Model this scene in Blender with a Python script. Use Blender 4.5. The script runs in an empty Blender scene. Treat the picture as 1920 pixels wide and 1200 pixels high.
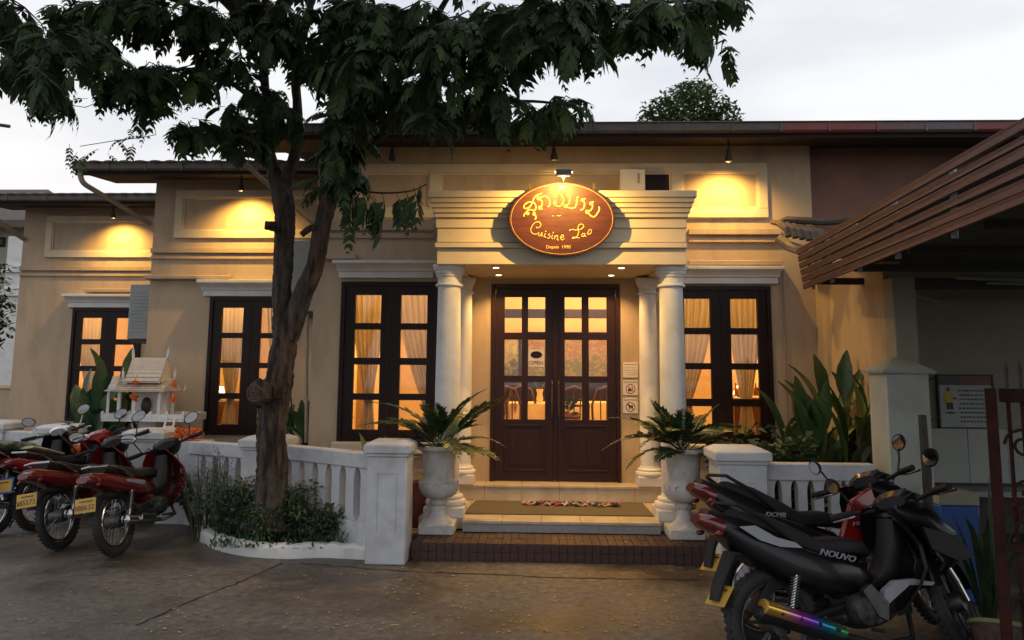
import bpy, math, random
from mathutils import Vector, Matrix, Euler
R = math.radians
rnd = random.Random(7)
scene = bpy.context.scene
col = scene.collection

# ---------------------------------------------------------------- camera
PITCH, YAW, ROLL, FPX, HC = R(7.0), R(2.1), R(0.4), 1450.0, 1.6
cam_d = bpy.data.cameras.new('camera'); cam = bpy.data.objects.new('camera', cam_d); col.objects.link(cam)
cam_d.sensor_width = 36; cam_d.lens = 36*FPX/1920; cam_d.shift_y = -81/1920
cam_d.clip_start = 0.05; cam_d.clip_end = 900
Fw = Vector((-math.sin(YAW)*math.cos(PITCH), math.cos(YAW)*math.cos(PITCH), math.sin(PITCH)))
R0 = Vector((math.cos(YAW), math.sin(YAW), 0)); U0 = R0.cross(Fw)
Rt = R0*math.cos(ROLL)+U0*math.sin(ROLL); Up = U0*math.cos(ROLL)-R0*math.sin(ROLL)
CP = Vector((0, 0, HC))
cam.matrix_world = Matrix(((Rt.x, Up.x, -Fw.x, CP.x), (Rt.y, Up.y, -Fw.y, CP.y), (Rt.z, Up.z, -Fw.z, CP.z), (0, 0, 0, 1)))
scene.camera = cam
def ray(u, v):
    return Fw + Rt*((u-960)/FPX) + Up*((519-v)/FPX)
def at(u, v, Y):                    # survey helper: the point of the upright plane y = Y seen at that spot of the photograph
    d = ray(u, v); return CP + d*(Y/d.y)
def G(u, v, z=0.0):                 # the same for a level plane
    d = ray(u, v); return CP + d*((z-HC)/d.z)
def X(u, v, Y): return at(u, v, Y).x
def Z(u, v, Y): return at(u, v, Y).z

# ---------------------------------------------------------------- sky, sun, exposure
world = bpy.data.worlds.new('World'); scene.world = world; world.use_nodes = True
wn, wl = world.node_tree.nodes, world.node_tree.links
wn.clear()
wo = wn.new('ShaderNodeOutputWorld'); bg = wn.new('ShaderNodeBackground'); wl.new(bg.outputs[0], wo.inputs[0])
sky = wn.new('ShaderNodeTexSky'); sky.sky_type = 'NISHITA'; sky.sun_disc = False
SUN_EL, SUN_ROT = R(3), R(-35)
sky.sun_elevation = SUN_EL; sky.sun_rotation = SUN_ROT
tc = wn.new('ShaderNodeTexCoord'); mp = wn.new('ShaderNodeMapping'); mp.inputs['Scale'].default_value = (1, 1, 3.2)
wl.new(tc.outputs['Generated'], mp.inputs[0])
nz = wn.new('ShaderNodeTexNoise'); nz.inputs['Scale'].default_value = 1.6; nz.inputs['Detail'].default_value = 5
wl.new(mp.outputs[0], nz.inputs['Vector'])
cr = wn.new('ShaderNodeValToRGB'); wl.new(nz.outputs[0], cr.inputs[0])
cr.color_ramp.elements[0].position = .36; cr.color_ramp.elements[0].color = (7.1, 7.5, 8.5, 1)
cr.color_ramp.elements[1].position = .62; cr.color_ramp.elements[1].color = (10.4, 10.5, 10.7, 1)
mx = wn.new('ShaderNodeMix'); mx.data_type = 'RGBA'; mx.inputs[0].default_value = .93
wl.new(sky.outputs[0], mx.inputs[6]); wl.new(cr.outputs[0], mx.inputs[7]); wl.new(mx.outputs[2], bg.inputs[0])
bg.inputs[1].default_value = 0.1
def add_light(name, typ, loc, energy, color, target=None, **kw):
    l = bpy.data.lights.new(name, typ); l.energy = energy; l.color = color
    for k, v in kw.items(): setattr(l, k, v)
    o = bpy.data.objects.new(name, l); col.objects.link(o); o.location = loc
    if target is not None:
        o.rotation_euler = (Vector(target)-Vector(loc)).to_track_quat('-Z', 'Y').to_euler()
    return o
sd = Vector((math.sin(-SUN_ROT)*math.cos(SUN_EL)*-1, math.cos(SUN_ROT)*math.cos(SUN_EL), math.sin(R(25))))
add_light('sun', 'SUN', (0, 0, 30), 0.06, (1, .95, .9), target=Vector((0, 0, 30))-sd, angle=R(40))
scene.view_settings.view_transform = 'Standard'; scene.view_settings.look = 'None'
scene.view_settings.gamma = 1; scene.view_settings.use_curve_mapping = False
scene.view_settings.exposure = 0.0
try:
    scene.cycles.max_bounces = 7; scene.cycles.diffuse_bounces = 4; scene.cycles.glossy_bounces = 3
    scene.cycles.transparent_max_bounces = 12; scene.cycles.transmission_bounces = 4
    scene.cycles.sample_clamp_indirect = 3.0; scene.cycles.use_denoising = True
    scene.cycles.caustics_reflective = False; scene.cycles.caustics_refractive = False
except Exception: pass

# ---------------------------------------------------------------- mesh builder
def woff(p):
    v = Vector((0, 0, 0))
    while p is not None: v += p.location; p = p.parent
    return v
class MB:
    def __init__(s): s.v = []; s.f = []
    def add(s, vs, fs):
        b = len(s.v); s.v += [tuple(p) for p in vs]; s.f += [tuple(b+i for i in f) for f in fs]
    def box(s, x0, x1, y0, y1, z0, z1, M=None):
        vs = [Vector((x, y, z)) for z in (z0, z1) for y in (y0, y1) for x in (x0, x1)]
        if M is not None: vs = [M @ p for p in vs]
        s.add(vs, [(0, 2, 3, 1), (4, 5, 7, 6), (0, 1, 5, 4), (2, 6, 7, 3), (0, 4, 6, 2), (1, 3, 7, 5)])
        return s
    def taper(s, c, z0, z1, a0, b0, a1, b1):       # frustum on rectangle
        vs = [(c[0]+sx*a, c[1]+sy*b, z) for z, a, b in ((z0, a0, b0), (z1, a1, b1)) for sy in (-1, 1) for sx in (-1, 1)]
        s.add(vs, [(0, 2, 3, 1), (4, 5, 7, 6), (0, 1, 5, 4), (2, 6, 7, 3), (0, 4, 6, 2), (1, 3, 7, 5)]); return s
    def tube(s, pts, rad, n=6, cap=True, flat=1.0):
        pts = [Vector(p) for p in pts]
        if not hasattr(rad, '__len__'): rad = [rad]*len(pts)
        rings = []; prev = None
        for i, p in enumerate(pts):
            t = (pts[min(i+1, len(pts)-1)]-pts[max(i-1, 0)])
            if t.length < 1e-9: t = Vector((0, 0, 1))
            t.normalize()
            if prev is None:
                a = Vector((0, 0, 1)) if abs(t.z) < .9 else Vector((1, 0, 0))
                nrm = t.cross(a).normalized()
            else:
                nrm = (prev - t*prev.dot(t))
                nrm = nrm.normalized() if nrm.length > 1e-6 else t.orthogonal().normalized()
            prev = nrm; b = t.cross(nrm)
            rings.append([p + nrm*(math.cos(2*math.pi*k/n)*rad[i]) + b*(math.sin(2*math.pi*k/n)*rad[i]*flat) for k in range(n)])
        vs = [q for r in rings for q in r]; fs = []
        for i in range(len(pts)-1):
            for k in range(n):
                fs.append((i*n+k, i*n+(k+1) % n, (i+1)*n+(k+1) % n, (i+1)*n+k))
        if cap:
            fs.append(tuple(range(n-1, -1, -1))); fs.append(tuple((len(pts)-1)*n+k for k in range(n)))
        s.add(vs, fs); return s
    def lathe(s, prof, c=(0, 0, 0), n=24, axis='Z', M=None):
        vs = []
        for r, h in prof:
            for k in range(n):
                a = 2*math.pi*k/n; p = Vector((r*math.cos(a), r*math.sin(a), h))
                if axis == 'Y': p = Vector((p.x, h, p.y))
                if axis == 'X': p = Vector((h, p.x, p.y))
                p += Vector(c)
                vs.append(M @ p if M is not None else p)
        fs = [(i*n+k, i*n+(k+1) % n, (i+1)*n+(k+1) % n, (i+1)*n+k) for i in range(len(prof)-1) for k in range(n)]
        fs.append(tuple(range(n-1, -1, -1))); fs.append(tuple((len(prof)-1)*n+k for k in range(n)))
        s.add(vs, fs); return s
    def torus(s, c, Rr, r, n=32, m=8, axis='Y', sx=1.0):
        vs = []
        for i in range(n):
            a = 2*math.pi*i/n
            for j in range(m):
                b = 2*math.pi*j/m; q = Rr + r*math.cos(b); h = r*sx*math.sin(b)
                p = {'Y': (q*math.cos(a), h, q*math.sin(a)), 'Z': (q*math.cos(a), q*math.sin(a), h), 'X': (h, q*math.cos(a), q*math.sin(a))}[axis]
                vs.append(Vector(p)+Vector(c))
        s.add(vs, [(i*m+j, ((i+1) % n)*m+j, ((i+1) % n)*m+(j+1) % m, i*m+(j+1) % m) for i in range(n) for j in range(m)]); return s
    def prism(s, poly, a0, a1, axis='Y', M=None):   # polygon (p, q) swept along an axis
        n = len(poly); vs = []
        for a in (a0, a1):
            for p, q in poly:
                w = Vector({'Y': (p, a, q), 'X': (a, p, q), 'Z': (p, q, a)}[axis])
                vs.append(M @ w if M is not None else w)
        s.add(vs, [tuple(range(n)), tuple(range(2*n-1, n-1, -1))]+[(i, n+i, n+(i+1) % n, (i+1) % n) for i in range(n)]); return s
    def loft(s, st, n=14, e=2.6):                   # stations (x, z, half width in y, half thickness, [y])
        rings = []; L = len(st)
        for i, q in enumerate(st):
            a, b = st[max(i-1, 0)], st[min(i+1, L-1)]
            t = Vector((b[0]-a[0], 0, b[1]-a[1]))
            t = t.normalized() if t.length > 1e-6 else Vector((1, 0, 0))
            nn = Vector((-t.z, 0, t.x)); y0 = q[4] if len(q) > 4 else 0
            ring = []
            for k in range(n):
                an = 2*math.pi*k/n; c_, s_ = math.cos(an), math.sin(an)
                cy = math.copysign(abs(c_)**(2/e), c_); cz = math.copysign(abs(s_)**(2/e), s_)
                ring.append(Vector((q[0], y0, q[1])) + Vector((0, 1, 0))*cy*q[2] + nn*cz*q[3])
            rings.append(ring)
        vs = [p for r in rings for p in r]
        fs = [(i*n+k, i*n+(k+1) % n, (i+1)*n+(k+1) % n, (i+1)*n+k) for i in range(L-1) for k in range(n)]
        fs.append(tuple(range(n-1, -1, -1))); fs.append(tuple((L-1)*n+k for k in range(n)))
        s.add(vs, fs); return s
    def sphere(s, c, r, n=10, m=6, sc=(1, 1, 1)):
        prof = [(max(r*math.sin(math.pi*i/m), 1e-4), -r*math.cos(math.pi*i/m)) for i in range(m+1)]
        vs = []
        for q, h in prof:
            for k in range(n):
                a = 2*math.pi*k/n; vs.append((c[0]+q*math.cos(a)*sc[0], c[1]+q*math.sin(a)*sc[1], c[2]+h*sc[2]))
        s.add(vs, [(i*n+k, i*n+(k+1) % n, (i+1)*n+(k+1) % n, (i+1)*n+k) for i in range(m) for k in range(n)]); return s
    def build(s, name, mat, parent=None, world_co=True, bevel=0, smooth=35, label=None, loc=None):
        off = woff(parent) if (world_co and parent is not None) else Vector((0, 0, 0))
        if loc is not None: off = Vector((0, 0, 0))
        me = bpy.data.meshes.new(name)
        me.from_pydata([(p[0]-off.x, p[1]-off.y, p[2]-off.z) for p in s.v], [], s.f)
        me.materials.append(mat); me.update()
        if smooth:
            me.polygons.foreach_set('use_smooth', [True]*len(me.polygons))
            me.set_sharp_from_angle(angle=R(smooth))
        o = bpy.data.objects.new(name, me); col.objects.link(o)
        if parent is not None: o.parent = parent
        if loc is not None: o.location = loc
        if bevel:
            b = o.modifiers.new('bevel', 'BEVEL'); b.width = bevel; b.segments = 2; b.limit_method = 'ANGLE'; b.angle_limit = R(40)
        if label: o['label'] = label
        return o
def thing(name, label, cat, loc=(0, 0, 0), rot=(0, 0, 0), group=None):
    o = bpy.data.objects.new(name, None); col.objects.link(o); o.location = loc; o.rotation_euler = rot
    o.empty_display_size = .1; return tag(o, label, cat, group)
def tag(o, label=None, cat=None, group=None, kind=None):
    if label: o['label'] = label
    if cat: o['category'] = cat
    if group: o['group'] = group
    if kind: o['kind'] = kind
    return o
def copy_tree(o, parent=None):
    c = o.copy(); col.objects.link(c); c.parent = parent
    for ch in [q for q in o.children]: copy_tree(ch, c)
    return c
def piece(src, name, parent, loc, rot=(0, 0, 0), sc=(1, 1, 1), world_co=True):
    o = bpy.data.objects.new(name, src.data if hasattr(src, 'data') else src); col.objects.link(o); o.parent = parent
    o.location = Vector(loc)-(woff(parent) if world_co else Vector((0, 0, 0))); o.rotation_euler = rot; o.scale = sc
    return o
def mesh_of(mb, name, mat, smooth=35):
    me = bpy.data.meshes.new(name); me.from_pydata(mb.v, [], mb.f); me.materials.append(mat); me.update()
    if smooth:
        me.polygons.foreach_set('use_smooth', [True]*len(me.polygons)); me.set_sharp_from_angle(angle=R(smooth))
    return me
def text_obj(body, size, mat, parent, M, name='lettering', depth=.0015, shear=0.0, world_co=True):
    cu = bpy.data.curves.new('t', 'FONT'); cu.body = body; cu.size = size; cu.extrude = depth
    cu.align_x = 'CENTER'; cu.align_y = 'CENTER'; cu.shear = shear; cu.resolution_u = 3
    t = bpy.data.objects.new('t', cu); col.objects.link(t)
    bpy.context.view_layer.update()
    me = bpy.data.meshes.new_from_object(t.evaluated_get(bpy.context.evaluated_depsgraph_get()))
    bpy.data.objects.remove(t)
    off = woff(parent) if (parent is not None and world_co) else Vector((0, 0, 0))
    me.transform(Matrix.Translation(-off) @ M)
    me.materials.clear(); me.materials.append(mat)
    o = bpy.data.objects.new(name, me); col.objects.link(o); o.parent = parent
    return o
FRONT = Matrix.Rotation(R(90), 4, 'X')              # flat text stood up to face the street

# ---------------------------------------------------------------- materials
def mat(name, c1, c2=None, rough=.7, metal=0, scale=6, bump=0.0, bscale=60, detail=6, lo=.35, hi=.65, spec=.5, coat=0,
        stain=None, stain_scale=1.2, stain_amt=.5, stretch=(1, 1, 1), rough2=None, trans=0, bdist=.01):
    m = bpy.data.materials.new(name); m.use_nodes = True
    N, L = m.node_tree.nodes, m.node_tree.links; b = N['Principled BSDF']
    b.inputs['Roughness'].default_value = rough; b.inputs['Metallic'].default_value = metal
    b.inputs['Specular IOR Level'].default_value = spec
    if coat: b.inputs['Coat Weight'].default_value = coat; b.inputs['Coat Roughness'].default_value = .08
    t = N.new('ShaderNodeTexCoord'); mpp = N.new('ShaderNodeMapping'); mpp.inputs['Scale'].default_value = stretch
    L.new(t.outputs['Object'], mpp.inputs[0])
    def noise(sc, d=detail):
        n = N.new('ShaderNodeTexNoise'); n.inputs['Scale'].default_value = sc; n.inputs['Detail'].default_value = d
        n.inputs['Roughness'].default_value = .6; L.new(mpp.outputs[0], n.inputs['Vector']); return n
    c2 = c2 or tuple(x*.82 for x in c1)
    n1 = noise(scale); r = N.new('ShaderNodeValToRGB'); L.new(n1.outputs[0], r.inputs[0])
    r.color_ramp.elements[0].position = lo; r.color_ramp.elements[0].color = (*c2, 1)
    r.color_ramp.elements[1].position = hi; r.color_ramp.elements[1].color = (*c1, 1)
    last = r.outputs[0]
    if stain:
        n2 = noise(stain_scale, 8); r2 = N.new('ShaderNodeValToRGB'); L.new(n2.outputs[0], r2.inputs[0])
        r2.color_ramp.elements[0].position = .48; r2.color_ramp.elements[0].color = (0, 0, 0, 1)
        r2.color_ramp.elements[1].position = .66; r2.color_ramp.elements[1].color = (stain_amt,)*3+(1,)
        mm = N.new('ShaderNodeMix'); mm.data_type = 'RGBA'; L.new(r2.outputs[0], mm.inputs[0]); L.new(last, mm.inputs[6])
        mm.inputs[7].default_value = (*stain, 1); last = mm.outputs[2]
    L.new(last, b.inputs['Base Color'])
    if rough2 is not None:
        mr = N.new('ShaderNodeMapRange'); L.new(n1.outputs[0], mr.inputs[0]); mr.inputs[1].default_value = .35; mr.inputs[2].default_value = .65
        mr.inputs[3].default_value = rough2; mr.inputs[4].default_value = rough; L.new(mr.outputs[0], b.inputs['Roughness'])
    if bump:
        n3 = noise(bscale, 4); bp = N.new('ShaderNodeBump'); bp.inputs['Strength'].default_value = bump; bp.inputs['Distance'].default_value = bdist
        L.new(n3.outputs[0], bp.inputs['Height']); L.new(bp.outputs[0], b.inputs['Normal'])
    if trans:
        o = N['Material Output']; tr = N.new('ShaderNodeBsdfTranslucent'); L.new(last, tr.inputs[0])
        ms = N.new('ShaderNodeMixShader'); ms.inputs[0].default_value = trans
        L.new(b.outputs[0], ms.inputs[1]); L.new(tr.outputs[0], ms.inputs[2]); L.new(ms.outputs[0], o.inputs[0])
    return m
def emit(name, c, s):
    m = bpy.data.materials.new(name); m.use_nodes = True; b = m.node_tree.nodes['Principled BSDF']
    b.inputs['Base Color'].default_value = (*c, 1); b.inputs['Emission Color'].default_value = (*c, 1); b.inputs['Emission Strength'].default_value = s
    return m
M_ = {}
M_['wall'] = mat('wall_paint', (.51, .385, .265), (.455, .34, .235), .9, scale=1.3, bump=.2, bscale=120, stain=(.30, .225, .15), stain_scale=3.4, stain_amt=.45, stretch=(1, 1, .3))
M_['trim'] = mat('cream_trim', (.66, .55, .39), (.59, .49, .34), .8, scale=4, bump=.08, bscale=90, stain=(.44, .38, .3), stain_scale=3, stain_amt=.25)
M_['white'] = mat('white_paint', (.70, .69, .67), (.63, .62, .61), .7, scale=5, bump=.15, bscale=70, stain=(.42, .39, .34), stain_scale=3.2, stain_amt=.3)
M_['fence'] = mat('fence_paint', (.60, .61, .64), (.52, .53, .55), .75, scale=5, bump=.2, bscale=60, stain=(.30, .29, .27), stain_scale=2.6, stain_amt=.55)
M_['urn'] = mat('urn_plaster', (.66, .65, .62), (.52, .51, .49), .8, scale=9, bump=.3, bscale=55, stain=(.25, .24, .22), stain_scale=7, stain_amt=.5)
M_['wood'] = mat('dark_wood', (.020, .008, .007), (.011, .005, .004), .45, scale=5, bump=.12, bscale=30, stretch=(6, 6, .6), spec=.22)
M_['doorwood'] = mat('door_wood', (.032, .009, .007), (.016, .005, .004), .42, scale=5, bump=.12, bscale=30, stretch=(6, 6, .6), spec=.3)
M_['sign'] = mat('sign_wood', (.088, .018, .007), (.048, .011, .005), .45, scale=5, bump=.15, bscale=22, stretch=(.8, 4, 7), coat=.2)
M_['gold'] = mat('gold_paint', (.85, .56, .17), (.75, .46, .12), .45, scale=20)
M_['gutter'] = mat('gutter_metal', (.12, .095, .08), (.075, .058, .05), .55, scale=3, bump=.1, stain=(.05, .04, .038), stain_scale=4)
M_['gutter_red'] = mat('gutter_red_paint', (.27, .04, .036), (.15, .04, .036), .5, scale=3, stain=(.10, .06, .055), stain_scale=5, stain_amt=.8)
M_['gutter_blue'] = mat('gutter_worn_paint', (.10, .10, .12), (.14, .06, .055), .5, scale=5)
M_['soffit'] = mat('soffit_board', (.022, .012, .010), (.014, .008, .007), .85, scale=6, stretch=(1, 6, 1))
M_['tile'] = mat('roof_tile', (.13, .10, .085), (.075, .055, .048), .8, scale=9, bump=.3)
M_['pipe'] = mat('painted_pipe', (.33, .26, .2), (.25, .2, .15), .6, scale=6)
M_['glass'] = bpy.data.materials.new('window_glass'); M_['glass'].use_nodes = True
_n, _l = M_['glass'].node_tree.nodes, M_['glass'].node_tree.links
_n.clear(); _o = _n.new('ShaderNodeOutputMaterial'); _t = _n.new('ShaderNodeBsdfTransparent'); _g = _n.new('ShaderNodeBsdfGlossy'); _g.inputs['Roughness'].default_value = .03
_t.inputs[0].default_value = (.93, .95, .93, 1)
_m = _n.new('ShaderNodeMixShader'); _m.inputs[0].default_value = .05
_l.new(_t.outputs[0], _m.inputs[1]); _l.new(_g.outputs[0], _m.inputs[2]); _l.new(_m.outputs[0], _o.inputs[0])
M_['curtain'] = mat('curtain_fabric', (.46, .40, .31), (.40, .35, .27), .95, scale=2, trans=.38, bump=.1, bscale=300)
M_['room'] = mat('room_paint', (.80, .66, .42), (.74, .6, .38), .9, scale=2)
M_['roomfloor'] = mat('room_floor', (.30, .16, .08), (.2, .1, .05), .3, scale=4)
M_['marble'] = mat('cream_marble', (.58, .50, .38), (.46, .38, .27), .28, scale=3.5, stain=(.36, .28, .19), stain_scale=5, stain_amt=.5, rough2=.4)
M_['granite'] = mat('grey_riser', (.38, .36, .35), (.30, .28, .27), .5, scale=30)
M_['brick'] = mat('brick_red', (.085, .042, .032), (.045, .024, .02), .75, scale=14, bump=.5, bscale=60, stain=(.05, .04, .035), stain_scale=3)
M_['mortar'] = mat('mortar_dark', (.08, .065, .055), (.05, .04, .035), .9, scale=20, bump=.4)
M_['bark'] = mat('tree_bark', (.095, .062, .043), (.013, .009, .008), .95, scale=15, bump=1.0, bscale=34, stretch=(1, 1, .2), detail=10, lo=.42, hi=.6, bdist=.04, stain=(.13, .13, .10), stain_scale=5, stain_amt=.4)
M_['cutwood'] = mat('cut_wood', (.15, .09, .07), (.08, .045, .035), .9, scale=24, bump=.6)
M_['leaf'] = mat('tree_leaf', (.052, .088, .028), (.018, .036, .013), .6, scale=3.0, spec=.3, trans=.18)
M_['leafm'] = mat('tree_leaf_paler', (.085, .13, .035), (.035, .06, .02), .55, scale=3, trans=.22, spec=.3)
M_['leaf2'] = mat('light_leaf', (.11, .17, .05), (.05, .09, .03), .5, scale=5, trans=.25)
M_['palm'] = mat('palm_leaf', (.040, .085, .030), (.016, .038, .016), .36, scale=7, trans=.12, stain=(.16, .13, .04), stain_scale=5, stain_amt=.5)
M_['broad'] = mat('broad_leaf', (.045, .115, .04), (.02, .055, .022), .38, scale=9, trans=.2, stretch=(1, 1, .25), stain=(.17, .14, .045), stain_scale=4, stain_amt=.6, bump=.2, bscale=40)
M_['shrub'] = mat('shrub_leaf', (.075, .12, .05), (.035, .065, .03), .5, scale=6, trans=.2)
M_['stem'] = mat('green_stem', (.06, .075, .03), (.04, .04, .02), .6)
M_['soil'] = mat('planter_soil', (.04, .028, .02), (.02, .014, .01), 1, scale=20, bump=.8)
M_['tyre'] = mat('tyre_rubber', (.016, .015, .015), (.028, .025, .022), .75, scale=12, bump=.2)
M_['chrome'] = mat('chrome', (.55, .55, .55), (.4, .4, .4), .18, 1, scale=8)
M_['dullmetal'] = mat('dull_metal', (.13, .125, .12), (.07, .065, .06), .45, .8, scale=12, bump=.15)
M_['engine'] = mat('engine_grime', (.09, .085, .08), (.03, .026, .024), .55, .6, scale=22, bump=.3)
M_['black'] = mat('black_plastic', (.010, .010, .011), (.016, .015, .015), .5, scale=6, spec=.3)
M_['blackgloss'] = mat('black_gloss_paint', (.008, .008, .010), (.005, .005, .006), .32, scale=3, coat=.25, spec=.3)
M_['seat'] = mat('seat_vinyl', (.010, .010, .010), (.015, .014, .014), .55, scale=9, spec=.3, bump=.15, bscale=150)
M_['bikered'] = mat('bike_red', (.15, .008, .008), (.10, .006, .006), .22, scale=4, coat=.6)
M_['brightred'] = mat('scooter_red', (.30, .012, .016), (.24, .009, .012), .22, scale=4, coat=.6)
M_['redlens'] = mat('red_lens', (.16, .012, .012), (.10, .008, .008), .15, scale=30, coat=.8)
M_['amber'] = mat('amber_lens', (.7, .25, .03), (.6, .2, .02), .15, scale=30, coat=.8)
M_['silver'] = mat('silver_decal', (.30, .31, .34), (.24, .25, .28), .35, scale=5)
M_['mirror'] = mat('mirror_glass', (.9, .93, .97), (.88, .9, .94), .03, 1, scale=2)
M_['plate'] = mat('plate_yellow', (.62, .36, .06), (.5, .28, .05), .45, scale=9, bump=.1)
M_['ink'] = mat('black_ink', (.03, .022, .015), None, .6)
M_['blue'] = mat('blue_plastic', (.010, .075, .30), (.008, .055, .22), .4, scale=3)
M_['green'] = mat('green_plastic', (.07, .42, .04), (.05, .3, .03), .45, scale=5)
M_['cover'] = mat('camouflage_cloth', (.22, .27, .17), (.05, .07, .04), .85, scale=11, lo=.45, hi=.55, bump=.3)
M_['orange'] = mat('orange_marigold', (.75, .17, .02), (.5, .08, .01), .8, scale=40, bump=.6, bscale=120)
M_['terra'] = mat('terracotta', (.28, .06, .035), (.2, .04, .025), .7, scale=8)
M_['slat'] = mat('red_brown_slat', (.12, .038, .026), (.07, .023, .017), .55, scale=5, bump=.15, bscale=40, stretch=(5, .5, 5))
M_['darkroof'] = mat('carport_sheet', (.10, .115, .095), (.07, .08, .07), .7, scale=3)
M_['olive'] = mat('olive_plaster', (.34, .33, .25), (.29, .28, .21), .9, scale=2, bump=.1, stain=(.2, .2, .15), stain_scale=2)
M_['dado'] = mat('pale_tile', (.42, .44, .40), (.36, .38, .35), .5, scale=2)
M_['gate'] = mat('gate_red_paint', (.060, .016, .013), (.022, .010, .009), .85, scale=9, bump=.4, spec=.2)
M_['iron'] = mat('dark_iron', (.05, .035, .032), (.03, .02, .02), .6, scale=9)
M_['acgrey'] = mat('air_unit_metal', (.30, .33, .31), (.25, .28, .26), .5, scale=3)
M_['flood'] = mat('floodlight_case', (.16, .19, .23), (.12, .15, .18), .4, scale=3)
M_['matt'] = mat('door_mat', (.15, .125, .085), (.11, .09, .06), 1, scale=60, bump=.8, bscale=300)
M_['paper'] = mat('white_sign_board', (.75, .70, .60), None, .5, scale=3)
M_['signred'] = mat('sign_red_print', (.32, .025, .02), None, .5)
M_['housewall'] = mat('far_house_wall', (.50, .47, .36), (.42, .40, .31), .9, scale=.8)
M_['skin'] = mat('printed_brown', (.22, .12, .07), None, .7)
M_['yellow'] = mat('printed_yellow', (.55, .42, .04), None, .7)
M_['lampglass'] = emit('lamp_glow', (1, .80, .45), 9)
M_['floodglass'] = emit('flood_glow', (1, .75, .35), .8)
M_['bulb'] = emit('bulb_glow', (1, .72, .35), 8)
M_['litcase'] = emit('lit_display', (1, .42, .08), 1.2)
# ---------------------------------------------------------------- ground
def ground_mat():
    m = bpy.data.materials.new('wet_concrete'); m.use_nodes = True
    N, L = m.node_tree.nodes, m.node_tree.links; b = N['Principled BSDF']
    t = N.new('ShaderNodeTexCoord')
    def noise(sc, d=8, dist=0, st=(1, 1, 1)):
        mp_ = N.new('ShaderNodeMapping'); mp_.inputs['Scale'].default_value = st; L.new(t.outputs['Object'], mp_.inputs[0])
        n = N.new('ShaderNodeTexNoise'); n.inputs['Scale'].default_value = sc; n.inputs['Detail'].default_value = d
        n.inputs['Roughness'].default_value = .62; n.inputs['Distortion'].default_value = dist; L.new(mp_.outputs[0], n.inputs['Vector']); return n.outputs[0]
    def ramp(src, a, ca, c, cc):
        r = N.new('ShaderNodeValToRGB'); L.new(src, r.inputs[0]); e = r.color_ramp.elements
        e[0].position = a; e[0].color = (*ca, 1); e[1].position = c; e[1].color = (*cc, 1); return r.outputs[0]
    wetn = noise(.9, 9, .3, (.8, 1.0, 1))
    fine = ramp(noise(16, 15), .30, (.074, .062, .050), .70, (.21, .178, .143))
    wet = ramp(wetn, .42, (0, 0, 0), .60, (1, 1, 1))
    mm = N.new('ShaderNodeMix'); mm.data_type = 'RGBA'; L.new(wet, mm.inputs[0]); L.new(fine, mm.inputs[6])
    mult = N.new('ShaderNodeMix'); mult.data_type = 'RGBA'; mult.blend_type = 'MULTIPLY'; mult.inputs[0].default_value = 1
    L.new(fine, mult.inputs[6]); mult.inputs[7].default_value = (.42, .38, .36, 1); L.new(mult.outputs[2], mm.inputs[7])
    rust = ramp(noise(.9, 6, 1.2, (1.5, .7, 1)), .55, (0, 0, 0), .75, (.28, .28, .28))
    m2 = N.new('ShaderNodeMix'); m2.data_type = 'RGBA'; L.new(rust, m2.inputs[0]); L.new(mm.outputs[2], m2.inputs[6]); m2.inputs[7].default_value = (.15, .085, .045, 1)
    L.new(m2.outputs[2], b.inputs['Base Color'])
    r = N.new('ShaderNodeMapRange'); L.new(wet, r.inputs[0]); r.inputs[3].default_value = .75; r.inputs[4].default_value = .32; L.new(r.outputs[0], b.inputs['Roughness'])
    bp = N.new('ShaderNodeBump'); bp.inputs['Strength'].default_value = .6; bp.inputs['Distance'].default_value = .015
    L.new(noise(45, 12), bp.inputs['Height']); L.new(bp.outputs[0], b.inputs['Normal'])
    return m
g = MB(); g.add([(-250, -60, 0), (250, -60, 0), (250, 400, 0), (-250, 400, 0)], [(0, 1, 2, 3)])
tag(g.build('ground', ground_mat()), 'wet brown concrete yard in front of the restaurant', kind='structure')
M_['crack'] = mat('crack_dirt', (.022, .016, .012), None, 1, scale=20)
def crack(pts, w, seed):
    q = random.Random(seed); P = []
    for a, b_ in zip(pts, pts[1:]):
        A, B = G(*a), G(*b_); n = max(2, int((B-A).length/.06))
        for i in range(n): P.append(A.lerp(B, i/n)+Vector((q.uniform(-.012, .012), q.uniform(-.012, .012), 0)))
    c = MB(); vs = []; fs = []
    for i, p in enumerate(P):
        d = (P[min(i+1, len(P)-1)]-P[max(i-1, 0)]).normalized(); nn = Vector((-d.y, d.x, 0))*w*q.uniform(.5, 1.2)
        vs += [(p.x+nn.x, p.y+nn.y, .004), (p.x-nn.x, p.y-nn.y, .004)]
        if i: fs.append((2*i-2, 2*i-1, 2*i+1, 2*i))
    c.add(vs, fs); tag(c.build('ground_crack', M_['crack'], smooth=0), kind='structure')
crack([(530, 1056), (440, 1096), (350, 1130), (240, 1180)], .007, 1)
crack([(560, 1056), (680, 1066), (800, 1074), (930, 1078), (1050, 1084), (1200, 1086), (1330, 1088)], .009, 2)
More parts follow.
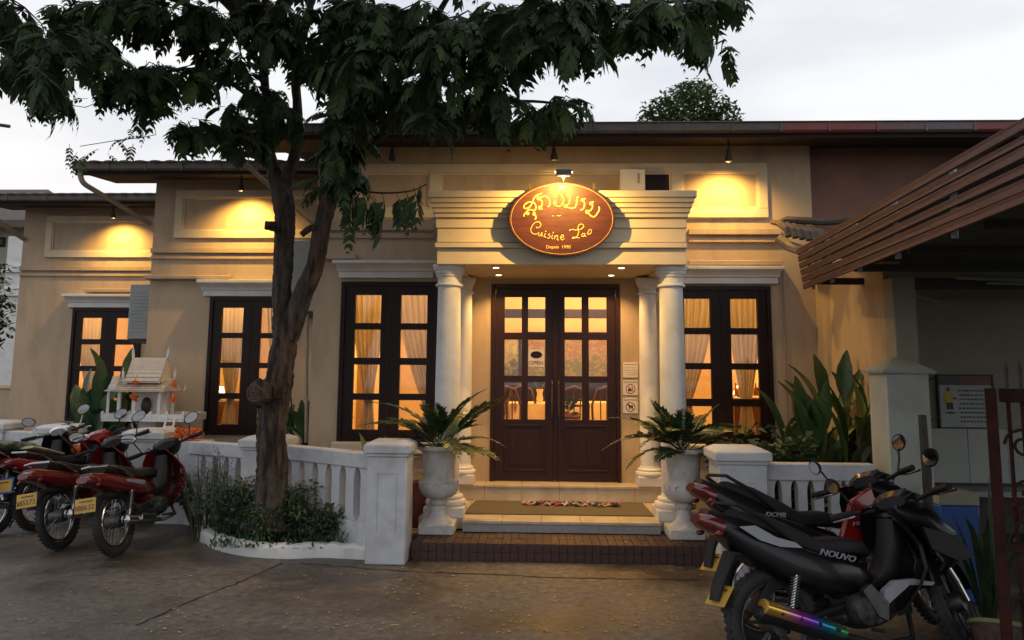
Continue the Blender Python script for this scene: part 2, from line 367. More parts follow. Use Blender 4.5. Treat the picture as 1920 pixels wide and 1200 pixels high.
# fallen leaves
M_['fallen'] = mat('fallen_leaf', (.55, .42, .10), (.34, .2, .05), .7, scale=9)
c = MB(); q = random.Random(3)
for i in range(290):
    u, v = q.uniform(0, 1340), 1190-abs(q.gauss(0, 1))*60
    if q.random() < .6: u, v = q.gauss(850, 260), q.uniform(1060, 1195)
    if v < 1062: continue
    p = G(u, v); a = q.uniform(0, 6.28); l = q.uniform(.008, .02); w = l*.5; d = Vector((math.cos(a), math.sin(a), 0)); n_ = Vector((-d.y, d.x, 0))
    z = .006
    c.add([p+d*l+Vector((0, 0, z)), p+n_*w+Vector((0, 0, z+.004)), p-d*l+Vector((0, 0, z)), p-n_*w+Vector((0, 0, z+.003))], [(0, 1, 2, 3)])
for i in range(26):
    u = q.uniform(880, 1330); p = G(u, q.uniform(1006, 1020), .155); a = q.uniform(0, 6); l = .011; d = Vector((math.cos(a), math.sin(a), 0)); n_ = Vector((-d.y, d.x, 0))*.5
    c.add([p+d*l, p+n_*l+Vector((0, 0, .003)), p-d*l, p-n_*l], [(0, 1, 2, 3)])
tag(c.build('fallen_leaves', M_['fallen'], smooth=0), 'small yellow fallen leaves scattered over the wet concrete', 'fallen leaves', kind='stuff')

# ---------------------------------------------------------------- restaurant building
YM, Y2, Y1 = 8.65, 9.98, 12.2
bld = thing('restaurant_building', 'low cream restaurant with dark framed lit windows, stepped wings and white columned entrance', 'building', (0, YM, 0))
xL = X(588, 560, YM); xR = 3.05
ZT = Z(1100, 274, YM); ZT2 = Z(440, 336, Y2); ZT1 = Z(190, 389, Y1)
def wall_open(x0, x1, z0, z1, y0, y1, opens):
    xs = sorted({x0, x1, *[o[0] for o in opens], *[o[1] for o in opens]}); zs = sorted({z0, z1, *[o[2] for o in opens], *[o[3] for o in opens]})
    b = MB()
    solid = lambda i, j: 0 <= i < len(xs)-1 and 0 <= j < len(zs)-1 and not any(o[0] <= (xs[i]+xs[i+1])/2 <= o[1] and o[2] <= (zs[j]+zs[j+1])/2 <= o[3] for o in opens)
    for i in range(len(xs)-1):
        for j in range(len(zs)-1):
            if not solid(i, j): continue
            a, c_, e, h = xs[i], xs[i+1], zs[j], zs[j+1]
            b.add([(a, y0, e), (c_, y0, e), (c_, y0, h), (a, y0, h)], [(0, 1, 2, 3)]); b.add([(a, y1, e), (c_, y1, e), (c_, y1, h), (a, y1, h)], [(3, 2, 1, 0)])
            if not solid(i-1, j): b.add([(a, y0, e), (a, y0, h), (a, y1, h), (a, y1, e)], [(0, 1, 2, 3)])
            if not solid(i+1, j): b.add([(c_, y0, e), (c_, y0, h), (c_, y1, h), (c_, y1, e)], [(3, 2, 1, 0)])
            if not solid(i, j-1): b.add([(a, y0, e), (a, y1, e), (c_, y1, e), (c_, y0, e)], [(0, 1, 2, 3)])
            if not solid(i, j+1): b.add([(a, y0, h), (a, y1, h), (c_, y1, h), (c_, y0, h)], [(3, 2, 1, 0)])
    return b
def px_rect(u0, v0, u1, v1, Y): 
    a, b_ = at(u0, (v0+v1)/2, Y), at(u1, (v0+v1)/2, Y); m = (u0+u1)/2
    return (a.x, b_.x, Z(m, v1, Y), Z(m, v0, Y))
WIN = {}
WIN['a'] = px_rect(636, 528, 818, 828, YM)
WIN['b'] = px_rect(1266, 536, 1449, 832, YM)
WIN['c'] = px_rect(388, 557, 540, 816, Y2)
WIN['d'] = px_rect(130, 578, 262, 790, Y1)
DOOR = px_rect(920, 533, 1163, 903, YM)
DOOR = (DOOR[0], DOOR[1], .414, DOOR[3])
TH = .2
# raised panels high on the wall : recessed fields between flat cream bands
MW = wall_open(xL, xR, 0, ZT, YM, YM+TH, [WIN['a'], WIN['b'], DOOR]); MW.build('wall', M_['wall'], bld)
sidew = MB().box(xL, xL+TH, YM+TH+.002, Y2-.002, 0, ZT2); sidew.build('wall', M_['wall'], bld)
x2L = X(277, 600, Y2)
W2 = wall_open(x2L, xL+.4, 0, ZT2, Y2, Y2+TH, [WIN['c']]); W2.build('wall', M_['wall'], bld)
MB().box(x2L, x2L+TH, Y2+TH+.002, Y1-.002, 0, ZT1).build('wall', M_['wall'], bld)
x1L = X(34, 560, Y1)
W1 = wall_open(x1L, x2L+.4, 0, ZT1, Y1, Y1+TH, [WIN['d']]); W1.build('wall', M_['wall'], bld)
MB().box(x1L, x1L+TH, Y1+TH+.002, 20, 0, ZT1).build('wall', M_['wall'], bld)
# right dark continuation, slightly further back, above the carport
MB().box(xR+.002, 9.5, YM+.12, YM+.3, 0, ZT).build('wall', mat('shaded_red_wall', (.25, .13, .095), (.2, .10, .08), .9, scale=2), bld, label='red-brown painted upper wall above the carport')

# bands
def band(x0, x1, y, z0, z1, d, parent=bld, m='trim', name='wall_band', bev=.004):
    return MB().box(x0, x1, y-d, y+.01, z0, z1).build(name, M_[m], parent, bevel=bev)
def course(u0, u1, rows, Y, x0=None, x1=None):
    m = (u0+u1)/2
    a = x0 if x0 is not None else X(u0, rows[0][0], Y); b_ = x1 if x1 is not None else X(u1, rows[0][0], Y)
    for v0, v1, d, mm in rows: band(a, b_, Y, Z(m, v1, Y), Z(m, v0, Y), d, m=mm, name='string_course')
course(1290, 1462, [(430, 441, .05, 'wall'), (446, 451, .02, 'wall'), (451.5, 455, .035, 'wall')], YM)
course(600, 815, [(422, 433, .05, 'wall'), (438, 443, .02, 'wall'), (443.5, 447, .035, 'wall')], YM, x0=xL)
course(285, 500, [(466, 475, .05, 'wall'), (480, 486, .03, 'wall')], Y2, x0=x2L, x1=xL)
course(45, 280, [(500, 508, .05, 'wall'), (513, 518, .03, 'wall')], Y1, x0=x1L, x1=x2L)
def frame(name, x0, x1, z0, z1, y, w, d, m, cuts=()):
    f = MB(); f.box(x0, x1, y-d, y+.01, z1-w, z1); f.box(x0, x1, y-d, y+.01, z0, z0+w)
    f.box(x0, x0+w, y-d, y+.01, z0+w, z1-w); f.box(x1-w, x1, y-d, y+.01, z0+w, z1-w)
    for a, b_ in cuts: f.box(a, b_, y-d, y+.01, z0+w, z1-w)
    o = f.build(name, M_[m], bld, bevel=.005)
    # fine inner lip
    xs = [x0+w]+[q for a, b_ in cuts for q in (a, b_)]+[x1-w]
    g_ = MB()
    for a, b_ in zip(xs[::2], xs[1::2]):
        t = .022
        g_.box(a, b_, y-d*.5, y+.01, z1-w-t, z1-w-.001); g_.box(a, b_, y-d*.5, y+.01, z0+w+.001, z0+w+t)
        g_.box(a, a+t, y-d*.5, y+.01, z0+w+t, z1-w-t); g_.box(b_-t, b_, y-d*.5, y+.01, z0+w+t, z1-w-t)
    g_.build('frame_lip', M_['trim'], o, bevel=0)
fx = lambda u: X(u, 350, YM)
frame('panel_frame', fx(668), fx(1438), Z(1360, 409, YM), Z(1300, 307, YM), YM, .105, .035, 'trim', [(fx(806), fx(827)), (fx(1258), fx(1279))])
frame('panel_frame', X(330, 400, Y2), xL-.02, Z(440, 447, Y2), Z(440, 357, Y2), Y2, .1, .035, 'trim')
frame('panel_frame', X(88, 440, Y1), x2L-.02, Z(190, 483, Y1), Z(190, 405, Y1), Y1, .1, .035, 'trim')
# dark opening and pale service box above the entrance
a = px_rect(1209, 322, 1257, 372, YM); MB().box(a[0], a[1], YM-.012, YM+.01, a[2], a[3]).build('vent_opening', M_['soffit'], bld)
a = px_rect(1160, 322, 1207, 362, 8.3)
sb = thing('service_box', 'pale cabinet standing on the portico roof beside the dark vent', 'cabinet', ((a[0]+a[1])/2, 8.3, a[2]))
MB().box(a[0], a[1], 8.18, 8.5, a[2], a[3]).build('case', M_['trim'], sb, bevel=.01)
MB().box(a[1]-.08, a[1]-.06, 8.165, 8.18, a[2]+.08, a[3]-.05).build('latch', M_['pipe'], sb)

# eaves, gutters, roofs
def roof(x0, x1, yg, yw, zt, depth, rise, nsec, split=None, zw=4.0):
    r = MB(); r.add([(x0, yg+.02, zt+.01), (x1, yg+.02, zt+.01), (x1, yg+depth, zt+rise), (x0, yg+depth, zt+rise), (x0, yg+.02, zt-.03), (x1, yg+.02, zt-.03), (x1, yg+depth, zt+rise-.05), (x0, yg+depth, zt+rise-.05)],
                    [(0, 1, 2, 3), (7, 6, 5, 4), (0, 4, 5, 1), (3, 7, 4, 0), (2, 6, 7, 3), (1, 5, 6, 2)])
    rf = r.build('roof', M_['tile'], bld, smooth=0)
    tm = MB(); n = int((x1-x0)/.19)
    for k in range(n):
        x = x0+(k+.5)*(x1-x0)/n
        tm.tube([(x, yg-.03, zt+.0), (x, yg+.5, zt+.0+rise*.5/depth)], .07, 8, flat=.2)
    if nsec < 20: tm.build('tile_edge', M_['tile'], rf)
    s_ = MB(); s_.add([(x0, yg+.10, zt-.10), (x1, yg+.10, zt-.10), (x1, yw+.3, zw+.02), (x0, yw+.3, zw+.02)], [(3, 2, 1, 0)])
    nb = 5
    s_.build('soffit', M_['soffit'], bld, smooth=0)
    MB().box(x0, x1, yg+.075, yg+.1, zt-.15, zt-.02).build('fascia_board', M_['soffit'], bld)
    # gutter sections
    w = (x1-x0)/nsec
    prof = [(0, 0), (.005, -.085), (.03, -.105), (.07, -.105), (.07, -.10), (.034, -.1), (.012, -.083), (.007, 0)]
    for k in range(nsec):
        a, b_ = x0+k*w+.002, x0+(k+1)*w-.002
        cmid = (a+b_)/2
        mm = M_['gutter']
        if split:
            for lim, mname in split:
                if cmid > lim: mm = M_[mname]
        pm = MB(); pm.prism([(yg+p-.0, zt+q_) for p, q_ in prof], a, b_, 'X')
        pm.box(b_-.016, b_+.006, yg-.005, yg+.02, zt-.10, zt+.006)
        pm.build('gutter_section', mm, bld, smooth=0)
    MB().tube([(x0, yg-.004, zt), (x1, yg-.004, zt)], .009, 6).build('gutter_bead', M_['dullmetal'], bld)
yg = 7.95
roof(X(412, 245, yg), 10, yg, YM, Z(1300, 229, yg), 5, .8, 27, [(X(1425, 240, yg), 'gutter_red'), (X(1650, 240, yg), 'gutter_blue'), (X(1800, 240, yg), 'gutter_red')], zw=ZT)
yg2 = Y2-.72
roof(X(135, 310, yg2), xL+.0, yg2, Y2, Z(350, 303, yg2), 4.3, .75, 7, zw=ZT2)
yg1 = Y1-.72
roof(X(-60, 365, yg1), x2L, yg1, Y1, Z(150, 364, yg1), 4, .95, 6, zw=ZT1)
MB().box(xL, 10, YM+TH, 14, ZT+.03, ZT+.1).build('ceiling_slab', M_['soffit'], bld)
MB().box(x2L+.21, xL, Y2+TH+.3, 15.5, ZT2-.1, ZT2-.02).build('ceiling_slab', M_['soffit'], bld)
MB().box(x1L+.21, x2L+.2, Y1+TH+.3, 16, ZT1-.1, ZT1-.02).build('ceiling_slab', M_['soffit'], bld)
# downpipes
def pipe(pts, r, name='downpipe'): return MB().tube(pts, r, 8).build(name, M_['pipe'], bld)
def bend(ps, n=5):
    out = [Vector(ps[0])]
    for i in range(1, len(ps)-1):
        a, b_, c_ = Vector(ps[i-1]), Vector(ps[i]), Vector(ps[i+1])
        p0, p1 = b_+(a-b_).normalized()*.07, b_+(c_-b_).normalized()*.07
        for k in range(n+1):
            t = k/n; out.append(p0*(1-t)**2+b_*2*t*(1-t)+p1*t*t)
    out.append(Vector(ps[-1])); return out
pipe(bend([at(150, 325, yg2+.05), at(154, 343, yg2+.05), at(283, 420, Y2+.05)]), .035)
pipe(bend([at(-40, 380, yg1+.05), at(-30, 395, yg1+.05), at(44, 448, Y1-.04)]), .04)
pipe(bend([at(436, 268, yg+.05), at(440, 290, yg+.05), at(590, 420, YM+.02)]), .03)
pipe([at(1467, 500, YM-.03), at(1480, 870, YM-.03)], .011, 'cable_pipe')
pipe([at(576, 590, 8.8), at(574, 830, 8.8)], .02, 'cable_pipe')

# lintels
def lintel(u0, u1, v0, v1, Y, x1=None):
    z0, z1 = Z((u0+u1)/2, v1, Y), Z((u0+u1)/2, v0, Y); a = X(u0, v0, Y); b_ = x1 if x1 is not None else X(u1, v0, Y); h = z1-z0
    l = MB()
    l.box(a, b_, Y-.16, Y+.01, z0+h*.80, z1)
    n = 7; pr = [(Y+.01, z0+h*.799)]+[(Y-.145+.075*(math.sin(k/n*math.pi/2)), z0+h*(.799-.42*(k/n))) for k in range(n+1)]+[(Y+.01, z0+h*.379)]
    l.prism(pr, a+.03, b_-.03, 'X')
    l.box(a+.05, b_-.05, Y-.055, Y+.01, z0, z0+h*.378)
    return l.build('lintel', M_['white'], bld, bevel=.006)
lintel(630, 822, 491, 522, YM); lintel(1262, 1464, 502, 533, YM); lintel(378, 560, 527, 556, Y2); lintel(126, 278, 553, 577, Y1)
# rolled awnings / cable covers above the lintels
for u0, u1, va, vb, Y in ((160, 262, 541, 548, Y1), (272, 432, 513, 527, Y2), (1290, 1466, 489, 497, YM), (600, 668, 478, 486, YM)):
    pa, pb = at(u0, (va+vb)/2, Y-.06), at(u1, (va+vb)/2-1, Y-.06)
    MB().box(min(pa.x, pb.x), max(pa.x, pb.x), Y-.1, Y-.01, pa.z-.028, pa.z+.028).build('cable_cover', M_['wall'], bld, bevel=.012)

# windows
def bars(x0, x1, z0, z1, y0, y1, cols, rows):
    """solid frame with rectangular openings given as x-ranges and z-ranges"""
    return wall_open(x0, x1, z0, z1, y0, y1, [(a, b_, c_, d) for a, b_ in cols for c_, d in rows])
def window(key, Y, cu, rv, um, label):
    x0, x1, z0, z1 = WIN[key]
    cols = [(X(a, 650, Y), X(b_, 650, Y)) for a, b_ in cu]; rows = [(Z(um, b_, Y), Z(um, a, Y)) for a, b_ in rv]
    yf = Y-.03
    w = bars(x0+.004, x1-.004, z0+.004, z1-.004, yf, Y+.09, [( (x0+.05), (x1-.05))], [(z0+.05, z1-.05)]).build('window', M_['wood'], bld, label=label, smooth=0)
    mid = (cols[0][1]+cols[1][0])/2
    for k, (c0, c1) in enumerate(cols):
        a, b_ = (x0+.053, mid-.002) if k == 0 else (mid+.002, x1-.053)
        bars(a, b_, z0+.053, z1-.053, yf+.02, yf+.075, [(c0, c1)], rows).build('casement', M_['wood'], w, bevel=.004, smooth=0)
        for z_0, z_1 in rows:
            MB().box(c0-.005, c1+.005, yf+.045, yf+.05, z_0-.005, z_1+.005).build('pane', M_['glass'], w, smooth=0)
    return w
window('a', YM, [(664, 713), (750, 800)], [(553, 606), (618, 671), (684, 738), (750, 806)], 732, 'dark framed window left of the entrance')
window('b', YM, [(1284, 1333), (1371, 1422)], [(560, 615), (627, 681), (693, 748), (762, 814)], 1360, 'dark framed window right of the entrance')
window('c', Y2, [(413, 454), (486, 524)], [(577, 624), (634, 680), (690, 737), (748, 796)], 450, 'dark framed window behind the tree trunk')
window('d', Y1, [(150, 188), (214, 250)], [(596, 636), (646, 686), (696, 736), (746, 787)], 190, 'dark framed window on the leftmost wing')

for key in 'ab':
    x0, x1, z0, z1 = WIN[key]
    MB().box(x0-.03, x1+.03, YM-.12, YM+.02, z0-.12, z0-.002).build('window_sill', M_['trim'], bld, bevel=.01)
# doors
DY = YM+.02
x0, x1, z0, z1 = DOOR
fr = MB(); fr.box(x0, x0+.045, YM-.03, YM+.12, z0, z1); fr.box(x1-.045, x1, YM-.03, YM+.12, z0, z1); fr.box(x0+.045, x1-.045, YM-.03, YM+.12, z1-.045, z1)
fr.build('door_frame', M_['doorwood'], bld, bevel=.004)
xm = (x0+x1)/2
dcols = [[(946, 978), (990, 1022)], [(1059, 1091), (1104, 1138)]]
drows = [(557, 624), (637, 705), (717, 787)]
for k in (0, 1):
    a, b_ = (x0+.048, xm-.002) if k == 0 else (xm+.002, x1-.048)
    cols = [(X(p, 650, YM), X(q_, 650, YM)) for p, q_ in dcols[k]]; rows = [(Z(1041, q_, YM), Z(1041, p, YM)) for p, q_ in drows]
    d = bars(a, b_, z0+.006, z1-.048, YM, YM+.05, cols, rows).build('door', M_['doorwood'], bld, bevel=.004, smooth=0)
    for c0, c1 in cols:
        for r0, r1 in rows: MB().box(c0-.004, c1+.004, YM+.022, YM+.028, r0-.004, r1+.004).build('pane', M_['glass'], d, smooth=0)
    pz0, pz1 = z0+.11, z0+.11+.50
    pm = MB(); pa, pb = cols[0][0]-.0, cols[1][1]+.0
    pm.box(pa, pb, YM-.012, YM-.002, pz0, pz0+.02); pm.box(pa, pb, YM-.012, YM-.002, pz1-.02, pz1)
    pm.box(pa, pa+.02, YM-.012, YM-.002, pz0+.02, pz1-.02); pm.box(pb-.02, pb, YM-.012, YM-.002, pz0+.02, pz1-.02)
    pm.box(pa+.06, pb-.06, YM-.008, YM-.002, pz0+.06, pz1-.06)
    pm.build('door_panel', M_['doorwood'], d, bevel=.003)
    hx = xm-.035 if k == 0 else xm+.035; hz = Z(1041, 750, YM)
    h = MB(); h.tube([(hx, YM-.005, hz+.2), (hx, YM-.05, hz+.17), (hx, YM-.055, hz), (hx, YM-.05, hz-.17), (hx, YM-.005, hz-.2)], [.012, .008, .013, .008, .012], 8)
    for zz in (.2, .1, 0, -.1, -.2): h.sphere((hx, YM-.045 if abs(zz) < .15 else YM-.01, hz+zz), .016, 8, 6)
    h.build('handle', M_['iron'], d)
MB().box(xm-.02, xm+.02, YM-.02, YM-.001, z0+.02, z1-.05).build('door_astragal', M_['doorwood'], bld, bevel=.004)

# rooms
def room(x0, x1, y0, y1, z0=.4, z1=3.1):
    r = MB(); r.add([(x0, y0, z0), (x1, y0, z0), (x1, y1, z0), (x0, y1, z0), (x0, y0, z1), (x1, y0, z1), (x1, y1, z1), (x0, y1, z1)],
                    [(4, 5, 6, 7), (0, 4, 7, 3), (1, 2, 6, 5), (2, 3, 7, 6)])
    r.build('room_lining', M_['room'], bld, smooth=0)
    r = MB(); r.box(x0, x1, y0, y1, z0-.02, z0); r.build('room_floor', M_['roomfloor'], bld)
room(xL+.21, xR-.05, YM+TH+.004, 13.2, z1=3.35)
room(x2L+.21, xL+.2, Y2+TH+.004, 13.6)
room(x1L+.21, x2L+.2, Y1+TH+.004, 15.4)
WARM = (1, .53, .17)
for p, e in (((-1.8, 9.9, 2.9), 165), ((.6, 11.2, 3.0), 190), ((2.2, 9.9, 2.9), 150), ((.3, 9.2, 3.1), 30)):
    add_light('room_light', 'POINT', p, e, WARM, shadow_soft_size=.15)
add_light('room_light', 'POINT', (X(455, 650, 10.9), 10.9, 2.7), 150, WARM, shadow_soft_size=.15)
add_light('room_light', 'POINT', (X(205, 650, 13.2), 13.2, 2.7), 165, WARM, shadow_soft_size=.15)

# curtains: pleated cloth gathered by a tie
def curtain(xa, xb, xt, wt, zt_, ztie, zb, y, label, group='tied curtains inside the windows'):
    nx, nz_ = 26, 14; vs = []; fs = []
    for j in range(nz_+1):
        z = zt_+(zb-zt_)*j/nz_
        s = min(1, max(0, (zt_-z)/(zt_-ztie))) if z > ztie else 1-min(1, (ztie-z)/(ztie-zb))*.35
        s = s**1.6
        a = xa*(1-s)+(xt-wt)*s; b_ = xb*(1-s)+(xt+wt)*s
        for i in range(nx+1):
            t = i/nx; amp = .025*(1-s*.4)
            vs.append((a+(b_-a)*t, y+amp*math.sin(t*2*math.pi*6+math.sin(j*.4)*.5)+.01*math.sin(t*9+1), z))
    for j in range(nz_):
        for i in range(nx): fs.append((j*(nx+1)+i, j*(nx+1)+i+1, (j+1)*(nx+1)+i+1, (j+1)*(nx+1)+i))
    c = MB(); c.add(vs, fs); o = tag(c.build('curtain', M_['curtain']), label, 'curtain', group)
    MB().box(xt-wt-.005, xt+wt+.005, y-.03, y+.03, ztie-.02, ztie+.02).build('tie_band', M_['curtain'], o, world_co=False)
def cw(key, Y, u0, u1, ut, w, vtie, label):
    x0, x1, z0, z1 = WIN[key]
    c_ = Y+.26; curtain(X(u0, 600, c_), X(u1, 600, c_), X(ut, 720, c_), w, z1+.05, Z((u0+u1)/2, vtie, c_), z0-.1, c_, label)
cw('a', YM, 655, 722, 692, .045, 752, 'tied curtain behind the left column of panes, window left of the entrance')
cw('a', YM, 738, 812, 806, .05, 770, 'tied curtain behind the right column of panes, window left of the entrance')
cw('b', YM, 1262, 1345, 1285, .05, 760, 'tied curtain behind the left column of panes, window right of the entrance')
cw('b', YM, 1362, 1432, 1398, .05, 757, 'tied curtain behind the right column of panes, window right of the entrance')
cw('c', Y2, 404, 462, 434, .055, 745, 'tied curtain behind the left column of panes, window by the tree')
cw('c', Y2, 496, 538, 530, .05, 760, 'tied curtain behind the right column of panes, window by the tree')
cw('d', Y1, 142, 194, 168, .06, 735, 'tied curtain in the window of the leftmost wing')

# ---------------------------------------------------------------- portico
YP, YCF, YCB = 7.38, 7.58, 8.47
ZBB = Z(1050, 496, YP); ZCAP = Z(838, 493, YCF-.16)
cm = lambda u, Y=YP: X(u, 430, Y)
def layer(u0, u1, v0, v1, y, name, m='trim'):
    z0, z1 = Z(1050, v1, y), Z(1050, v0, y); return MB().box(X(u0, 420, y), X(u1, 420, y), y, YM-.002, z0+.0006, z1).build(name, M_[m], ent, bevel=.005)
ent = MB().box(cm(820), cm(1286), YP, YP+.22, Z(1050, 496, YP), Z(1050, 465, YP)-.001).build('entablature', M_['trim'], bld, bevel=.005)
zb_ = Z(1050, 465, YP)
for a, b_ in ((cm(820), cm(820)+.22), (cm(1286)-.22, cm(1286))):
    MB().box(a, b_, YP+.221, YM-.002, ZBB-.001, zb_).build('side_beam', M_['trim'], ent, bevel=.005)
MB().box(cm(820)+.221, cm(1286)-.221, YP+.221, YM-.002, ZBB+.02, zb_-.01).build('ceiling', M_['trim'], ent)
layer(816, 1288, 455, 464.5, YP-.04, 'moulding'); layer(820, 1286, 428, 454.5, YP-.005, 'fascia'); layer(817, 1287.5, 408, 427.5, YP-.02, 'moulding')
for k, (v0, v1, o_) in enumerate([(399, 407.6, 2), (389.5, 398.6, 6), (380, 389, 10), (370, 379.5, 14), (357, 369.6, 19)]):
    layer(816-o_*.75, 1289+o_, v0, v1, YP-.03-.022*(k+1), 'cornice_step')
def column(x, y, zb, zt, pz, pw, ph, s=1.0):
    MBp = MB().box(x-pw, x+pw, y-pw, y+pw, pz, pz+ph)
    h = zt-(pz+ph); b0 = pz+ph
    sh = MB(); prof = []
    zs0 = b0+.115*s; zs1 = zt-.20*s
    for i in range(9):
        t = i/8; prof.append(((.118-.012*t+.004*math.sin(t*3.14))*s, zs0+(zs1-zs0)*t))
    sh.lathe(prof, (x, y, 0), 28); o = sh.build('column', M_['white'], bld)
    MBp.build('plinth', M_['white'], o, bevel=.008)
    bs = MB(); bs.lathe([(r*s, b0+.0008+z*s) for r, z in [(.175, 0), (.185, .012), (.187, .03), (.178, .048), (.16, .054), (.152, .062), (.158, .075), (.152, .088), (.128, .098), (.119, .125)]], (x, y, 0), 28); bs.build('base', M_['white'], o)
    cp = MB(); cp.lathe([(r*s, zt+z*s) for r, z in [(.107, -.21), (.127, -.205), (.131, -.195), (.127, -.182), (.111, -.178), (.110, -.125), (.118, -.118), (.124, -.105), (.124, -.095), (.133, -.088), (.137, -.07), (.137, -.062), (.147, -.052), (.150, -.034), (.157, -.03), (.160, -.012), (.157, -.001)]], (x, y, 0), 28); cp.build('capital', M_['white'], o)
for u in (840, 1261):
    column(X(u, 700, YCF), YCF, .34, ZCAP, .152, .19, .185, 1.05)
for u in (868, 1216):
    column(X(u, 700, YCB), YCB, .5, ZBB-.005, .415, .14, .10, .84)

# steps
st = thing('entrance_steps', 'cream marble steps with grey riser between the entrance columns', 'steps', (X(1050, 980, 7.5), 7.5, .15))
sx0, sx1 = X(866, 990, 7.24), X(1240, 990, 7.24)
nt = 5
for k in range(nt):
    a = sx0+(sx1-sx0)*k/nt; b_ = sx0+(sx1-sx0)*(k+1)/nt
    MB().box(a+.0015, b_-.0015, 7.24, 8.40, .226, .252).build('marble_slab', M_['marble'], st, bevel=.003)
MB().box(sx0+.004, sx1-.004, 7.255, 8.40, .152, .225).build('riser', M_['granite'], st)
for a, b_ in ((sx0-.42, sx0-.003), (sx1+.003, sx1+.42)):
    MB().box(a, b_, 7.38, 8.40, .152, .25).build('marble_slab', M_['marble'], st, bevel=.003)
tx0, tx1 = X(838, 920, 8.36), X(1262, 920, 8.36)
for k in range(6):
    a = tx0+(tx1-tx0)*k/6; b_ = tx0+(tx1-tx0)*(k+1)/6
    MB().box(a+.0015, b_-.0015, 8.36, YM-.001, .388, .412).build('marble_slab', M_['marble'], st, bevel=.003)
    MB().box(a+.0015, b_-.0015, 8.38, YM-.001, .253, .387).build('marble_riser', M_['marble'], st)
MB().box(DOOR[0], DOOR[1], YM, YM+TH, .39, .4125).build('threshold', M_['marble'], st)
# brick platform
bx0, bx1 = X(772, 1050, 6.78), X(1345, 1050, 6.78)
bp_ = thing('brick_platform', 'low dark red brick platform below the entrance steps', 'platform', ((bx0+bx1)/2, 6.78, 0))
MB().box(bx0, bx1, 6.792, 8.35, 0, .14).build('mortar_bed', M_['mortar'], bp_)
bm_ = mesh_of(MB().box(-.0315, .0315, 0, .21, 0, .072), 'brick', M_['brick'])
bme = mesh_of(MB().box(-.0315, .0315, 0, .21, 0, .066), 'brick', M_['brick'])
nb = int((bx1-bx0)/.069); q = random.Random(5)
for k in range(nb):
    x = bx0+(k+.5)*(bx1-bx0)/nb
    for j, (y, z, me) in enumerate(((6.78, .079, bm_), (6.78, .004, bm_), (7.0, .079, bm_))):
        piece(me, 'brick', bp_, (x, y+q.uniform(-.003, .003), z+q.uniform(-.002, .002)), (0, 0, q.uniform(-.01, .01)))
# side blocks under the urns
# mat and rag rug
c4 = [G(866, 962, .262), G(1227, 967, .262), G(1204, 942, .262), G(892, 938, .262)]
mt = MB(); mt.add([(p.x, min(p.y, 8.36), .254) for p in c4]+[(p.x, min(p.y, 8.36), .262) for p in c4], [(3, 2, 1, 0), (4, 5, 6, 7), (0, 1, 5, 4), (1, 2, 6, 5), (2, 3, 7, 6), (3, 0, 4, 7)])
tag(mt.build('door_mat', M_['matt']), 'plain brown door mat lying on the marble step', 'mat')
rug = thing('rag_rug', 'multicoloured braided rag rug lying on the brown mat', 'rug', G(1072, 947, .262)); q = random.Random(9)
rc = [(.5, .45, .4), (.03, .03, .05), (.45, .06, .06), (.03, .02, .02), (.55, .35, .25), (.08, .04, .12), (.3, .28, .2), (.05, .05, .07), (.5, .12, .2)]
rm = [mat('rag_cloth', c_, None, .95, scale=50, bump=.5) for c_ in rc]
pa, pb = G(982, 944, .27), G(1162, 948, .27)
for k in range(64):
    t = (k//4+.5)/16; p = pa.lerp(pb, t)+Vector((q.uniform(-.03, .03), (k % 4-1.5)*.035+q.uniform(-.02, .02), 0)); a = q.uniform(-.9, .9)
    d = Vector((math.cos(a), math.sin(a), 0))*q.uniform(.03, .05)
    MB().tube([p-d, p+Vector((0, 0, .012+q.uniform(0, .012))), p+d], [.009, .016, .009], 6, flat=.6).build('rag_strip', rm[q.randrange(9)], rug)

# notices beside the door
def board(u0, v0, u1, v1, label):
    a = px_rect(u0, v0, u1, v1, YM-.01); o = tag(MB().box(a[0], a[1], YM-.014, YM-.002, a[2], a[3]).build('notice_board', M_['paper'], bevel=.002), label, 'notice', 'white notices right of the door')
    return o, a
def lines(o, a, rows, m='skin', seed=1):
    q = random.Random(seed); b = MB()
    for z, h, x0_, x1_ in rows:
        x = a[0]+(a[1]-a[0])*x0_
        while x < a[0]+(a[1]-a[0])*x1_:
            w = q.uniform(.006, .014); zz = a[2]+(a[3]-a[2])*z
            b.box(x, x+w, YM-.0155, YM-.0145, zz-h, zz+h); x += w+q.uniform(.002, .005)
    b.build('print', M_[m], o, world_co=False)
o, a = board(1168, 680, 1196, 708, 'topmost white notice right of the door with lines of small print')
lines(o, a, [(.88, .004, .1, .85), (.66, .002, .2, .85), (.5, .002, .05, .9), (.35, .002, .2, .9), (.2, .002, .3, .9)])
